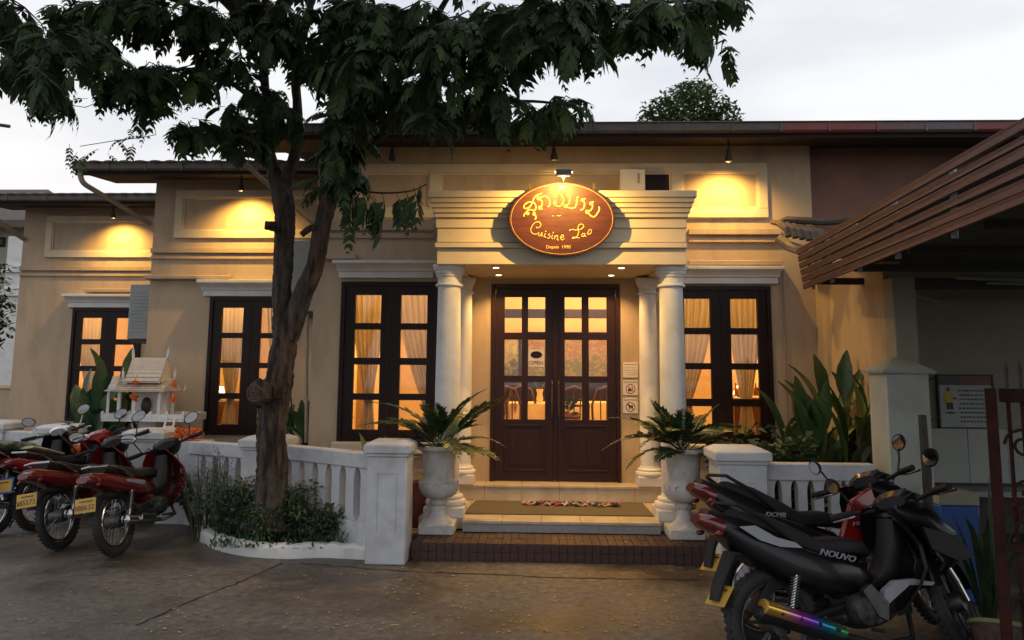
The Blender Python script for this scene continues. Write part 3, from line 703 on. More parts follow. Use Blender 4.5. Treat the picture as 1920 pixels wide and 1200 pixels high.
def prohibit(o, a, kind):
    cx, cz = (a[0]+a[1])/2, a[2]+(a[3]-a[2])*.42; r = (a[1]-a[0])*.30
    MB().torus((cx, YM-.0155, cz), r, .0042, 28, 6, 'Y', .3).build('red_ring', M_['signred'], o, world_co=False)
    s = MB(); y0, y1 = YM-.0165, YM-.0145; S = r/.045
    P = lambda pts: s.prism([(cx+p*S, cz+q_*S) for p, q_ in pts], y0, y1, 'Y')
    if kind == 'dog':
        P([(-.026, .016), (-.03, .02), (-.022, .028), (-.012, .026), (-.006, .014), (.02, .014), (.027, .02), (.026, .006), (.024, -.006), (.026, -.024), (.019, -.024), (.016, -.008), (-.004, -.006), (-.006, -.024), (-.013, -.024), (-.014, -.004), (-.018, .008)])
    else:
        P([(-.026, -.022), (.004, -.022), (.004, -.004), (-.002, .004), (-.024, .002)]); P([(.008, -.02), (.02, -.016), (.022, .02), (.012, .012), (.012, .0)]); P([(-.02, .006), (-.008, .008), (.0, .018), (-.004, .02), (-.012, .012)])
    s.build('pictogram', M_['ink'], o, world_co=False)
    sl = MB(); M2 = Matrix.Translation((cx, YM-.017, cz)) @ Matrix.Rotation(R(45), 4, 'Y'); sl.box(-r, r, -.0006, .0006, -.002, .002, M2); sl.build('red_bar', M_['signred'], o, world_co=False)
    lines(o, a, [(.92, .002, .05, .9), (.84, .002, .05, .95)], seed=3)
o, a = board(1168, 713, 1196, 741, 'middle white notice with red ring forbidding outside food'); prohibit(o, a, 'food')
o, a = board(1168, 746, 1196, 775, 'lowest white notice with red ring forbidding dogs'); prohibit(o, a, 'dog')
a = px_rect(991, 655, 1020, 687, YM-.01)
o = tag(MB().box(a[0], a[1], YM+.0, YM+.012, a[2], a[3]).build('open_sign', M_['paper']), 'white OPEN card with dark oval hanging in the left door leaf', 'sign')
MB().lathe([(.001, 0), (.048, 0), (.048, .001), (.001, .001)], (0, 0, 0), 24, M=Matrix.Translation(((a[0]+a[1])/2, YM-.001, a[2]+(a[3]-a[2])*.68)) @ FRONT @ Matrix.Diagonal((1.35, .82, 1, 1))).build('oval_emblem', M_['wood'], o, world_co=False)
text_obj('OPEN', .062, M_['signred'], o, Matrix.Translation(((a[0]+a[1])/2, YM-.0015, a[2]+(a[3]-a[2])*.2)) @ FRONT, world_co=False)

# ---------------------------------------------------------------- sign
SY = YP-.15
sc_ = at(1053, 411, SY); SP = SY/FPX
sgn = thing('restaurant_sign', 'oval varnished wooden restaurant sign with golden Lao lettering hung before the portico', 'sign', sc_, (R(7), 0, 0))
A_, B_ = 101*SP, 69.5*SP/math.cos(R(7))
def oval(a, b_, y0, y1, n=56, rnd_=.006):
    m = MB(); vs = []
    for y, k in ((y1, 1), (y0+rnd_, 1), (y0, 1-rnd_/a)):
        vs += [(a*k*math.cos(2*math.pi*i/n), y, b_*k*math.sin(2*math.pi*i/n)) for i in range(n)]
    fs = [(j*n+i, j*n+(i+1) % n, (j+1)*n+(i+1) % n, (j+1)*n+i) for j in range(2) for i in range(n)]
    fs += [tuple(range(n-1, -1, -1)), tuple(2*n+i for i in range(n))]; m.add(vs, fs); return m
oval(A_, B_, -.02, .02).build('board', M_['sign'], sgn, world_co=False)
m = MB(); n = 72
pts = [(A_*.955*math.cos(2*math.pi*i/n), -.0205, B_*.95*math.sin(2*math.pi*i/n)) for i in range(n+1)]
m.tube(pts, .0028, 5, cap=False, flat=.7); m.build('gold_line', M_['gold'], sgn, world_co=False)
CS = 280/1920*SP     # metres per pixel of the enlarged study of the sign
def cat(P, n=5):
    P = [Vector((p[0], p[1])) for p in P]; out = []
    for i in range(len(P)-1):
        p0, p1, p2, p3 = P[max(i-1, 0)], P[i], P[i+1], P[min(i+2, len(P)-1)]
        for k in range(n):
            t = k/n; out.append(.5*((2*p1)+(p2-p0)*t+(2*p0-5*p1+4*p2-p3)*t*t+(3*p1-p0-3*p2+p3)*t**3))
    out.append(P[-1]); return out
def ring(cx, cy, r): return [(cx+r*math.cos(a*math.pi/5), cy+r*math.sin(a*math.pi/5)) for a in range(11)]
def stroke(m, P, w):
    m.tube([((p.x-918)*CS, -.0215, (553-p.y)*CS) for p in cat(P)], w*CS, 6, flat=1)
lao = [[(545, 335), (490, 335), (440, 362), (422, 400), (448, 418), (495, 400), (530, 350), (548, 300), (575, 258), (610, 236), (645, 226), (658, 208)],
       [(520, 335), (560, 345), (580, 385), (575, 430), (550, 448), (515, 432), (480, 440), (460, 462), (466, 492), (484, 492), (484, 472), (458, 472), (432, 488), (422, 520)],
       ring(560, 490, 15), [(572, 498), (582, 530), (572, 562)],
       ring(615, 285, 16), [(628, 275), (665, 268), (705, 252), (742, 280), (762, 330), (756, 380), (735, 396)], [(630, 296), (655, 318), (662, 360), (652, 395)], ring(635, 408, 17), [(650, 405), (660, 432)],
       [(835, 195), (830, 165), (855, 143), (895, 143), (925, 165), (920, 198), (880, 208), (838, 195)],
       [(818, 268), (850, 235), (900, 235), (938, 280), (938, 335), (905, 382), (855, 388), (818, 360)], ring(832, 342, 17),
       [(1025, 238), (1024, 300), (1010, 355), (985, 375)], ring(970, 385, 18), [(982, 398), (1030, 412), (1075, 412), (1105, 380), (1112, 320), (1118, 282), (1140, 262)],
       ring(1190, 308, 15), [(1198, 296), (1226, 288)], [(1205, 320), (1216, 365), (1198, 422), (1160, 440)],
       ring(1300, 352, 15), [(1308, 340), (1332, 332)], [(1316, 365), (1318, 405), (1290, 445), (1262, 452)], ring(1250, 462, 18), [(1262, 476), (1298, 512), (1340, 526), (1378, 490), (1406, 435), (1404, 402), (1394, 396)],
       [(852, 514), (866, 508), (880, 514), (896, 508), (914, 512)], [(790, 514), (820, 512)]]
for grp in ((0, 1), (2, 3), (4, 5, 6, 7, 8), (9,), (10, 11), (12, 13, 14), (15, 16, 17), (18, 19, 20, 21, 22), (23,), (24,)):
    m = MB()
    for i in grp: stroke(m, lao[i], 10 if i < 23 else 4)
    m.build('lao_letter', M_['gold'], sgn, world_co=False)
lat = [[(583, 655), (598, 670), (635, 655), (648, 620), (620, 592), (575, 600), (535, 640), (516, 695), (535, 738), (580, 752), (620, 735)],
       [(622, 722), (616, 760), (636, 772), (662, 728)], [(664, 726), (660, 772), (682, 776)], [(706, 738), (694, 782), (716, 790)], ring(712, 714, 4),
       [(768, 746), (746, 756), (768, 786), (748, 808), (730, 798)], [(800, 758), (790, 802), (808, 812)], ring(808, 732, 4),
       [(832, 768), (824, 816)], [(830, 790), (856, 766), (870, 782), (860, 820), (878, 826)], [(905, 800), (944, 786), (938, 762), (914, 772), (904, 806), (926, 826), (958, 806)],
       [(1018, 706), (1050, 690), (1100, 696), (1160, 690), (1202, 656), (1188, 622), (1150, 626), (1130, 670), (1138, 730), (1112, 788), (1066, 792), (1062, 806), (1104, 796), (1152, 800)],
       [(1216, 740), (1190, 746), (1178, 774), (1200, 782), (1220, 744)], [(1222, 742), (1220, 780), (1238, 774)],
       [(1268, 716), (1252, 738), (1270, 754), (1300, 734), (1304, 696), (1278, 694), (1266, 716)]]
for grp in ((0,), (1, 2), (3, 4), (5,), (6, 7), (8, 9), (10,), (11,), (12, 13), (14,)):
    m = MB()
    for i in grp: stroke(m, lat[i], 5)
    m.build('latin_letter', M_['gold'], sgn, world_co=False)
for w_, x_ in (('Depuis', 800), ('1990', 975)): text_obj(w_, 60*CS, M_['gold'], sgn, Matrix.Translation(((x_-918)*CS, -.0215, (553-918)*CS)) @ FRONT, 'small_lettering', world_co=False)
for s in (-1, 1):
    m = MB(); m.box(s*A_*.62-.012, s*A_*.62+.012, -.005, .26, B_*.80, B_*.80+.03); m.box(s*A_*.60-.01, s*A_*.60+.012, -.01, .012, B_*.70, B_*.98); m.build('bracket', M_['iron'], sgn, world_co=False)
fl = at(1057, 325, YP-.63)
fld = thing('sign_floodlight', 'small grey floodlight on a stem above the oval sign', 'floodlight', fl)
m = MB(); m.box(fl.x-.07, fl.x+.07, fl.y-.03, fl.y+.05, fl.z-.018, fl.z+.034, None); m.build('housing', M_['flood'], fld, bevel=.008)
m = MB().tube([fl+Vector((.0, .02, -.02)), fl+Vector((0, .06, -.06)), sc_+Vector((0, .0, B_-.01))], .003, 6); m.build('stem', M_['iron'], fld)
m = MB().box(fl.x-.055, fl.x+.055, fl.y-.015, fl.y+.035, fl.z-.0215, fl.z-.0185); m.build('lamp_lens', M_['floodglass'], fld)
for s in (-1, 1): MB().sphere((fl.x+s*.073, fl.y, fl.z+.01), .008, 8, 6).build('end_lens', M_['bulb'], fld)
AMB = (1, .58, .13)
add_light('sign_lamp', 'SPOT', fl+Vector((0, .01, -.03)), 125, AMB, target=fl+Vector((0, .36, -.42)), spot_size=R(165), spot_blend=.6, shadow_soft_size=.012)

# eave spotlights
def can(u, v, Y, lit, e, label, zc=None):
    zc = zc or ZT
    p = at(u, v, Y)
    o = thing('eave_spotlight', label, 'spotlight', p, group='black spotlights under the eaves')
    MB().lathe([(.02, .06), (.022, .0), (.034, -.005), (.037, -.03), (.04, -.075), (.034, -.075), (.03, -.03)], p, 14).build('lamp_housing', M_['iron'], o)
    MB().box(p.x-.008, p.x+.008, p.y-.008, p.y+.008, p.z+.05, max(zc+.02, p.z+.1)).build('mount', M_['iron'], o)
    if lit:
        MB().lathe([(.001, -.055), (.028, -.055), (.028, -.058), (.001, -.058)], p, 12).build('bulb', M_['bulb'], o)
        add_light('spot_lamp', 'SPOT', p+Vector((0, .0, -.082)), e, AMB, target=p+Vector((0, .17, -.5)), spot_size=R(138), spot_blend=.9, shadow_soft_size=.03)
can(1366, 290, YM-.36, True, 105, 'black eave spotlight glowing above the right window')
can(1039, 288, YM-.26, True, 5, 'black eave spotlight directly above the oval sign')
can(735, 288, YM-.26, False, 0, 'unlit black eave spotlight between the tree and the portico')
can(452, 347, Y2-.36, True, 125, 'black eave spotlight left of the tree fork')
can(212, 400, Y1-.36, True, 105, 'black eave spotlight on the leftmost wing')
# recessed downlights
for u, v, Y, e, lb in ((930, 500, YP+.36, 50, 'front left downlight in the portico ceiling'), (1165, 502, YP+.36, 50, 'front right downlight in the portico ceiling'), (935, 520, 8.34, 60, 'rear left downlight close to the door'), (1146, 522, 8.34, 60, 'rear right downlight close to the door')):
    p = Vector((X(u, v, Y), Y, ZBB+.0195)); o = thing('recessed_downlight', 'glowing '+lb, 'downlight', p, group='round downlights in the portico ceiling')
    MB().torus(p, .033, .006, 20, 6, 'Z').build('rim', M_['white'], o); MB().lathe([(.001, -.002), (.03, -.002), (.03, -.006), (.001, -.008)], p, 16).build('lamp_lens', M_['lampglass'], o)
    add_light('downlight_lamp', 'SPOT', p+Vector((0, 0, -.015)), e, (1, .56, .17), target=p+Vector((0, 0, -2)), spot_size=R(125), spot_blend=.8, shadow_soft_size=.03)

# air units
def acunit(x0, x1, y0, y1, z0, z1, label, fan):
    o = thing('air_conditioner', label, 'air conditioner', ((x0+x1)/2, (y0+y1)/2, z0), group='grey air conditioner boxes on the walls')
    MB().box(x0, x1, y0, y1, z0, z1).build('case', M_['acgrey'], o, bevel=.012)
    g_ = MB()
    n = int((z1-z0)/.05)
    for k in range(2, n-1): g_.box(x0+.04, x1-.04, y0-.006, y0-.001, z0+k*.05, z0+k*.05+.012)
    g_.build('vent_grille', M_['acgrey'], o)
    MB().box(x0+.03, x1-.03, y0+.03, y1, z0-.05, z0-.002).build('bracket', M_['iron'], o)
a = px_rect(241, 533, 274, 636, 10.6)
acunit(a[0], x2L-.004, 10.6, 11.0, a[2], a[3], 'grey air conditioner box on the wing wall above the spirit house', 0)
a = px_rect(548, 452, 603, 585, 9.7)
acunit(a[0], xL-.02, 9.6, Y2-.01, a[2], a[3], 'grey air conditioner box on the wall right behind the tree fork', 0)

# ---------------------------------------------------------------- interior furnishing seen through the door
inn = lambda u, v, Y: at(u, v, Y)
MB().box(xL+.25, xR-.1, 11.75, 11.9, 2.42, 2.55).build('ceiling_beam', M_['wood'], bld)
def picture(u0, v0, u1, v1, Y, label, cols):
    m = bpy.data.materials.new('painted_landscape'); m.use_nodes = True; N, L = m.node_tree.nodes, m.node_tree.links; b = N['Principled BSDF']
    t = N.new('ShaderNodeTexCoord'); s = N.new('ShaderNodeSeparateXYZ'); L.new(t.outputs['Generated'], s.inputs[0])
    n = N.new('ShaderNodeTexNoise'); n.inputs['Scale'].default_value = 14; n.inputs['Detail'].default_value = 10; L.new(t.outputs['Object'], n.inputs['Vector'])
    ad = N.new('ShaderNodeMath'); ad.operation = 'MULTIPLY_ADD'; L.new(n.outputs[0], ad.inputs[0]); ad.inputs[1].default_value = 1.5; L.new(s.outputs['Z'], ad.inputs[2])
    sb_ = N.new('ShaderNodeMath'); sb_.operation = 'SUBTRACT'; L.new(ad.outputs[0], sb_.inputs[0]); sb_.inputs[1].default_value = .72; ad = sb_
    r = N.new('ShaderNodeValToRGB'); L.new(ad.outputs[0], r.inputs[0]); r.color_ramp.elements[0].color = (*cols[0], 1); r.color_ramp.elements[0].position = .1
    r.color_ramp.elements[1].color = (*cols[-1], 1); r.color_ramp.elements[1].position = 1.15 if False else 1
    for i, c_ in enumerate(cols[1:-1]):
        e = r.color_ramp.elements.new(.1+.8*(i+1)/(len(cols)-1)); e.color = (*c_, 1)
    L.new(r.outputs[0], b.inputs['Base Color']); b.inputs['Roughness'].default_value = .5
    a = px_rect(u0, v0, u1, v1, Y); o = tag(MB().box(a[0], a[1], Y, Y+.02, a[2], a[3]).build('painting', m), label, 'painting')
    f = MB(); t_ = .05
    f.box(a[0]-t_, a[1]+t_, Y-.02, Y+.021, a[3], a[3]+t_); f.box(a[0]-t_, a[1]+t_, Y-.02, Y+.021, a[2]-t_, a[2]); f.box(a[0]-t_, a[0], Y-.02, Y+.021, a[2], a[3]); f.box(a[1], a[1]+t_, Y-.02, Y+.021, a[2], a[3])
    f.build('picture_frame', M_['wood'], o, world_co=False)
picture(930, 634, 972, 712, 13.1, 'river landscape painting seen through the left door leaf', [(.03, .03, .02), (.10, .12, .06), (.30, .30, .18), (.42, .42, .30)])
picture(990, 628, 1150, 715, 13.1, 'wide painting of pink blossom over green lotus seen through the doors', [(.30, .26, .15), (.12, .16, .09), (.14, .18, .10), (.34, .24, .13), (.20, .12, .07), (.36, .25, .15)])
a = px_rect(930, 722, 1150, 756, 13.1); tag(MB().box(a[0], a[1], 12.8, 13.15, a[2], a[3]).build('sideboard_shelf', M_['wood']), 'dark shelf along the back wall of the dining room', 'shelf')
a = px_rect(930, 775, 1150, 792, 13.1); tag(MB().box(a[0], a[1], 12.7, 13.15, a[2], a[3]).build('low_bench', M_['wood']), 'dark low bench against the back wall of the dining room', 'bench')
M_['cloth'] = mat('table_cloth', (.75, .6, .36), None, .9)
def table(x, y, label):
    o = thing('dining_table', label, 'table', (x, y, .41))
    MB().box(x-.42, x+.42, y-.4, y+.4, 1.13, 1.16).build('table_top', M_['roomfloor'], o); MB().taper((x, y), .78, 1.165, .47, .45, .43, .41).build('tablecloth', M_['cloth'], o)
    for sx in (-1, 1):
        for sy in (-1, 1): MB().box(x+sx*.37-.025, x+sx*.37+.025, y+sy*.35-.025, y+sy*.35+.025, .41, 1.129).build('leg', M_['wood'], o)
def chair(x, y, label, rz=0):
    o = thing('dining_chair', label, 'chair', (x, y, .41), (0, 0, rz), 'dark dining chairs inside the restaurant')
    MB().box(-.21, .21, -.2, .2, .42, .46).build('seat', M_['wood'], o, world_co=False)
    bk = MB().tube([(-.19, .19, .46), (-.2, .22, .75), (-.13, .24, .95), (0, .245, 1.0), (.13, .24, .95), (.2, .22, .75), (.19, .19, .46)], .018, 6)
    for k in (-1, 0, 1): bk.tube([(k*.08, .19, .46), (k*.09, .235, .96)], .009, 5)
    bk.build('backrest', M_['sign'], o, world_co=False)
    for sx in (-1, 1):
        for sy in (-1, 1): MB().box(sx*.18-.018, sx*.18+.018, sy*.17-.018, sy*.17+.018, 0, .42).build('leg', M_['wood'], o, world_co=False)
tx = lambda u, Y: X(u, 780, Y)
table(tx(1008, 11.2), 11.2, 'table with pale cloth and a vase behind the left door leaf'); table(tx(1120, 11.6), 11.6, 'table with pale cloth behind the right door leaf')
chair(tx(955, 10.6), 10.6, 'dining chair with rounded back, left of the vase table', R(170)); chair(tx(973, 11.0), 11.0, 'second dining chair behind the left door leaf', R(190)); chair(tx(1075, 10.9), 10.9, 'dining chair in front of the green plant', R(180)); chair(tx(1138, 11.0), 11.0, 'dining chair at the right edge of the right door leaf', R(175))
p = Vector((tx(1012, 11.2), 11.2, 1.166)); o = thing('flower_vase', 'cream vase with a few stems on the table behind the door', 'vase', p)
MB().lathe([(.03, 0), (.05, .05), (.035, .13), (.055, .19), (.05, .19), (.03, .13)], p, 14).build('vase', M_['cloth'], o)
m = MB(); q = random.Random(4)
for k in range(7): m.tube([p+Vector((0, 0, .12)), p+Vector((q.uniform(-.12, .12), q.uniform(-.05, .05), q.uniform(.25, .4)))], .005, 4)
m.build('stems', M_['shrub'], o)
p = Vector((tx(1068, 10.2), 10.2, .41)); o = thing('house_plant', 'dark leafy plant on a turned stand inside the right door leaf', 'plant', p)
MB().lathe([(.17, 0), (.17, .03), (.05, .07), (.04, .4), (.1, .5), (.13, .62), (.11, .64), (.05, .66)], p, 16).build('stand', M_['sign'], o)
m = MB(); m2 = Vector((0, 0, .66))
for k in range(26):
    a = q.uniform(0, 6.28); d = Vector((math.cos(a), math.sin(a), 0)); l = q.uniform(.12, .26); t0 = p+m2+Vector((0, 0, q.uniform(.0, .18))); t1 = t0+d*l+Vector((0, 0, q.uniform(-.03, .14)))
    s_ = d.cross(Vector((0, 0, 1)))*.04; mid = (t0+t1)/2+Vector((0, 0, .03)); m.add([t0, mid+s_, t1, mid-s_], [(0, 1, 2, 3)])
m.build('foliage', M_['palm'], o)
p = Vector((tx(1046, 10.0), 10.0, 2.75)); o = thing('wrought_chandelier', 'dark wire chandelier hanging inside the entrance', 'lamp', p)
m = MB()
for k in range(5):
    m.tube([p+Vector((-.32+.1*k*.3, 0, .25)), p+Vector((-.2, 0, .05-.02*k)), p+Vector((0, 0, -.0-.03*k)), p+Vector((.2, 0, .05-.02*k)), p+Vector((.32-.1*k*.3, 0, .25))], .005, 4)
m.build('wire_arms', M_['iron'], o); MB().tube([p+Vector((0, 0, 0)), p+Vector((0, 0, .59))], .006, 5).build('rod', M_['iron'], o)
# glow added for lit sideboard objects behind the right hand window, lamp behind middle-left
for u, v, Y, lb in ((1385, 735, 10.6, 'small glowing lamp standing in for lit bottles and ornaments behind the right window'), (412, 735, 11.5, 'small glowing table lamp behind the window by the tree')):
    p = at(u, v, Y); o = thing('table_lamp', lb, 'lamp', (p.x, p.y, .41))
    MB().box(p.x-.3, p.x+.3, p.y-.2, p.y+.2, .41, p.z-.13).build('cabinet', M_['sign'], o, bevel=.01); MB().lathe([(.06, 0), (.02, .02), (.015, .09), (.03, .1)], (p.x, p.y, p.z-.129), 12).build('lamp_foot', M_['wood'], o)
    MB().lathe([(.075, 0), (.045, .11)], (p.x, p.y, p.z-.03), 14).build('lamp_shade', M_['bulb'], o)
q = random.Random(12)
for k in range(9):
    p = at(1380+k*6.2, 742, 9.9); c_ = [(.3, .12, .05), (.6, .5, .3), (.25, .05, .03), (.6, .35, .1)][k % 4]
    bo = tag(MB().lathe([(.02, 0), (.022, .08), (.01, .1+q.uniform(0, .04)), (.009, .16)], (p.x, p.y, p.z), 8).build('bottle', mat('bottle_glass', c_, None, .2)), ['leftmost', 'second', 'third', 'fourth', 'fifth', 'sixth', 'seventh', 'eighth', 'rightmost'][k]+' of the small bottles in the row behind the right window', 'bottle', 'bottles on the sideboard behind the right window')
p0, p1 = at(1372, 745, 9.9), at(1440, 745, 9.9)
o = thing('drinks_sideboard', 'wooden sideboard with bottles behind the right window', 'sideboard', (p0.x, 9.9, .41))
MB().box(p0.x-.02, p1.x+.05, 9.75, 10.05, p0.z-.03, p0.z-.004).build('top', M_['sign'], o); MB().box(p0.x, p1.x+.03, 9.78, 10.05, .42, p0.z-.031).build('cabinet', M_['sign'], o)
# ---------------------------------------------------------------- white boundary fence
def pier(u, vt, Y, w, label, base_z=0, panel=True, rz=0.0, front=None):
    x = X(u, vt, Y); zt = Z(u, vt, Y); o = None
    p = fen_cur
    hw = w/2
    b = MB().box(x-hw*.88, x+hw*.88, Y-hw*.88, Y+hw*.88, base_z, zt-.13).build('pier', M_['fence'], p, bevel=.01)
    c_ = MB(); c_.box(x-hw*.94, x+hw*.94, Y-hw*.94, Y+hw*.94, zt-.1295, zt-.10); c_.box(x-hw*1.04, x+hw*1.04, Y-hw*1.04, Y+hw*1.04, zt-.0995, zt-.035); c_.taper((x, Y), zt-.0345, zt, hw*1.04, hw*1.04, hw*.72, hw*.72)
    c_.build('pier_cap', M_['fence'], b, bevel=.006)
    if panel:
        q_ = MB(); a, t, z0, z1, y = hw*.44, .008, zt-.75, zt-.26, Y-hw*.88
        q_.box(x-a, x+a, y-.006, y-.001, z1-t, z1); q_.box(x-a, x-a+t, y-.006, y-.001, z0, z1-t-.001); q_.box(x+a-t, x+a, y-.006, y-.001, z0, z1-t-.001)
        q_.build('panel_line', M_['fence'], b)
    return Vector((x, Y, zt))
def bay(A, B, hwA, hwB, zr=.88, n=5, base=.0):
    d = Vector((B.x-A.x, B.y-A.y, 0)); L_ = d.length; d.normalize(); a = math.atan2(d.y, d.x)
    s0, s1 = hwA, L_-hwB
    def T(z): return Matrix.Translation((A.x, A.y, z)) @ Matrix.Rotation(a, 4, 'Z')
    MB().box(s0, s1, -.075, .075, 0, .13, T(zr-.13)).build('rail', M_['fence'], fen_cur, bevel=.008)
    MB().box(s0, s1, -.07, .07, 0, .29, T(base)).build('base_wall', M_['fence'], fen_cur, bevel=.006)
    z0, z1 = base+.291, zr-.131; h = z1-z0; pitch = (s1-s0)/n; wn_, ww = pitch*.27, pitch*.499
    pts = []
    K = 6
    R_ = [(ww, 0)]+[(ww-(ww-wn_)*math.sin(k/K*math.pi/2), .09*(1-math.cos(k/K*math.pi/2))) for k in range(1, K+1)]
    right = R_+[(w_, h-z_) for w_, z_ in reversed(R_)]
    poly = right+[(-w_, z_) for w_, z_ in reversed(right)]
    bm = MB().prism(poly, -.05, .05, 'Y'); me = mesh_of(bm, 'baluster', M_['fence'])
    for k in range(n):
        s = s0+(k+.5)*pitch; p = Vector((A.x, A.y, z0))+d*s
        piece(me, 'baluster', fen_cur, p, (0, 0, a))
fen_cur = thing('balustrade_fence', 'long white balustrade fence with square piers left of the entrance', 'fence', (X(505, 900, 7.75), 7.75, 0))
P4 = pier(734, 824, 6.79, .385, '')
P3 = pier(505, 816, 7.75, .44, '', panel=False)
P2 = pier(288, 803, 8.5, .45, '', panel=False)
P1 = pier(123, 795, 9.1, .46, '', panel=False)
P0 = pier(-2, 788, 9.5, .42, '', panel=False)
bay(P3, P4, .2, .17, n=7); bay(P2, P3, .2, .19, n=8, zr=.85); bay(P1, P2, .2, .2, n=6, zr=.84); bay(P0, P1, .2, .2, n=4, zr=.84)
PX = Vector((P0.x-2.2, 10.1, 1)); bay(PX, P0, .2, .2, n=9, zr=.84)
fen_cur = thing('balustrade_fence', 'short white balustrade fence with square pier right of the steps', 'fence', (X(1381, 900, 6.5), 6.5, 0))
Q0 = pier(1381, 836, 6.5, .43, '', base_z=0)
Q1 = Vector((X(1660, 870, 6.5), 6.5, 1)); bay(Q0, Q1, .18, .1, n=7)
# gate pillar with a hipped cap
gx, gy = X(1686, 760, 6.55), 6.55; zt = Z(1676, 700, gy-.17)
M_['pillar'] = mat('pillar_paint', (.46, .48, .43), (.40, .42, .37), .8, scale=4, bump=.15, stain=(.28, .29, .25), stain_scale=2.5)
gp = thing('gate_pillar', 'tall square white pillar with hipped pyramid cap behind the black motorbikes', 'pillar', (gx, gy, 0))
MB().box(gx-.17, gx+.17, gy-.17, gy+.17, 0, zt).build('shaft', M_['pillar'], gp, bevel=.01)
m = MB().taper((gx, gy), zt+.0005, zt+.02, .205, .205, .215, .215); m.build('cap_base', M_['pillar'], gp)
m = MB().taper((gx, gy), zt+.0205, zt+.13, .213, .213, .05, .05); m.build('pillar_cap', M_['pillar'], gp, bevel=.008)

# planter
curb = [(374, 992), (372, 1012), (398, 1028), (440, 1040), (490, 1046), (545, 1048), (600, 1046), (650, 1048), (686, 1050)]
pl = thing('planter_bed', 'low curved white kerb holding soil round the tree', 'planter', G(500, 1020))
C_ = [G(*p) for p in curb]; sm = []
for i in range(len(C_)-1):
    p0, p1, p2, p3 = C_[max(i-1, 0)], C_[i], C_[i+1], C_[min(i+2, len(C_)-1)]
    for k in range(6):
        t = k/6; sm.append(.5*((2*p1)+(p2-p0)*t+(2*p0-5*p1+4*p2-p3)*t*t+(3*p1-p0-3*p2+p3)*t**3))
sm.append(C_[-1]); q = random.Random(2)
vs = []; fs = []
for i, p in enumerate(sm):
    d = (sm[min(i+1, len(sm)-1)]-sm[max(i-1, 0)]).normalized(); nn = Vector((-d.y, d.x, 0)); jt = q.uniform(-.008, .008)
    for o_, z in ((-.0, 0), (-.004, .085+jt), (.012, .112+jt), (.085, .115+jt), (.10, .09), (.10, 0)): vs.append(p+nn*(o_+q.uniform(-.004, .004))+Vector((0, 0, z)))
    if i:
        for k in range(5): fs.append(((i-1)*6+k, i*6+k, i*6+k+1, (i-1)*6+k+1))
fs.append((0, 1, 2, 3, 4, 5)); n_ = (len(sm)-1)*6; fs.append((n_+5, n_+4, n_+3, n_+2, n_+1, n_))
m = MB(); m.add(vs, fs); m.build('kerb', M_['white'], pl)
cx_ = sum((p for p in sm), Vector())/len(sm)
back = [Vector((P4.x-.15, P4.y+.1, 0)), Vector((P3.x, P3.y-.1, 0)), Vector((sm[0].x, sm[0].y+.8, 0))]
poly = [p+Vector((0, .05, 0)) for p in sm]+back; m = MB(); m.prism([(p.x, p.y) for p in poly], .002, .075, 'Z'); m.build('soil', M_['soil'], pl, smooth=0)

# ---------------------------------------------------------------- leaves and plants
def pinnate(L, pairs, ll, lw, droop, fold, q, side_ang=55, taper=True, start=.12):
    """one compound leaf: rachis along +X bending towards -Z"""
    b = MB(); pts = []; N = 8
    for i in range(N+1):
        t = i/N; a = -droop*t*t; pts.append(Vector((L*t*math.cos(a*.55), 0, L*t*math.sin(a*.9))))
    b.tube(pts, [.004*(1-.7*i/N)*L/.35 for i in range(N+1)], 4, cap=False)
    for k in range(pairs):
        t = start+(1-start)*(k+.5)/pairs; i = min(int(t*N), N-1); p = pts[i].lerp(pts[i+1], t*N-i); d = (pts[i+1]-pts[i]).normalized()
        s_ = math.sin(math.pi*min(1, t*.92+.12))**.6 if taper else 1
        for sd_ in (-1, 1):
            an = R(side_ang*(1-.35*t)+q.uniform(-8, 8)); f = fold+q.uniform(-.12, .12)
            lat = Vector((0, sd_*math.cos(f), -math.sin(f))); dr = (d*math.cos(an)+lat*math.sin(an)).normalized()
            up = dr.cross(d).normalized()*sd_; w = (dr.cross(up)).normalized()
            l_ = ll*s_*q.uniform(.85, 1.1); wd = lw*s_*.5
            A_0 = p; T_ = p+dr*l_+Vector((0, 0, -l_*.15)); mm = p+dr*l_*.45; c0 = mm-up*0+Vector((0, 0, .0))
            b.add([A_0, mm+w*wd+up*wd*.3, T_, mm-w*wd+up*wd*.3, c0], [(0, 1, 4), (1, 2, 4), (2, 3, 4), (3, 0, 4)])
    return b
q = random.Random(21)
LV = []
for k in range(6):
    LV.append(mesh_of(pinnate(q.uniform(.22, .34), 5, q.uniform(.10, .135), q.uniform(.05, .066), q.uniform(.7, 1.5), q.uniform(.4, .9), q, 55), 'compound_leaf', M_['leafm' if k == 5 else 'leaf'], smooth=0))
LVl = []
for k in range(2):
    LVl.append(mesh_of(pinnate(.22, 6, .055, .028, .8, .3, q), 'compound_leaf', M_['leaf2'], smooth=0))
def px3(u, v, Y): return at(u, v, Y)
tree = thing('shade_tree', 'large dark leafed shade tree with forked bark trunk in the white kerbed planter', 'tree', Vector((X(512, 960, 7.15), 7.15, .06)))
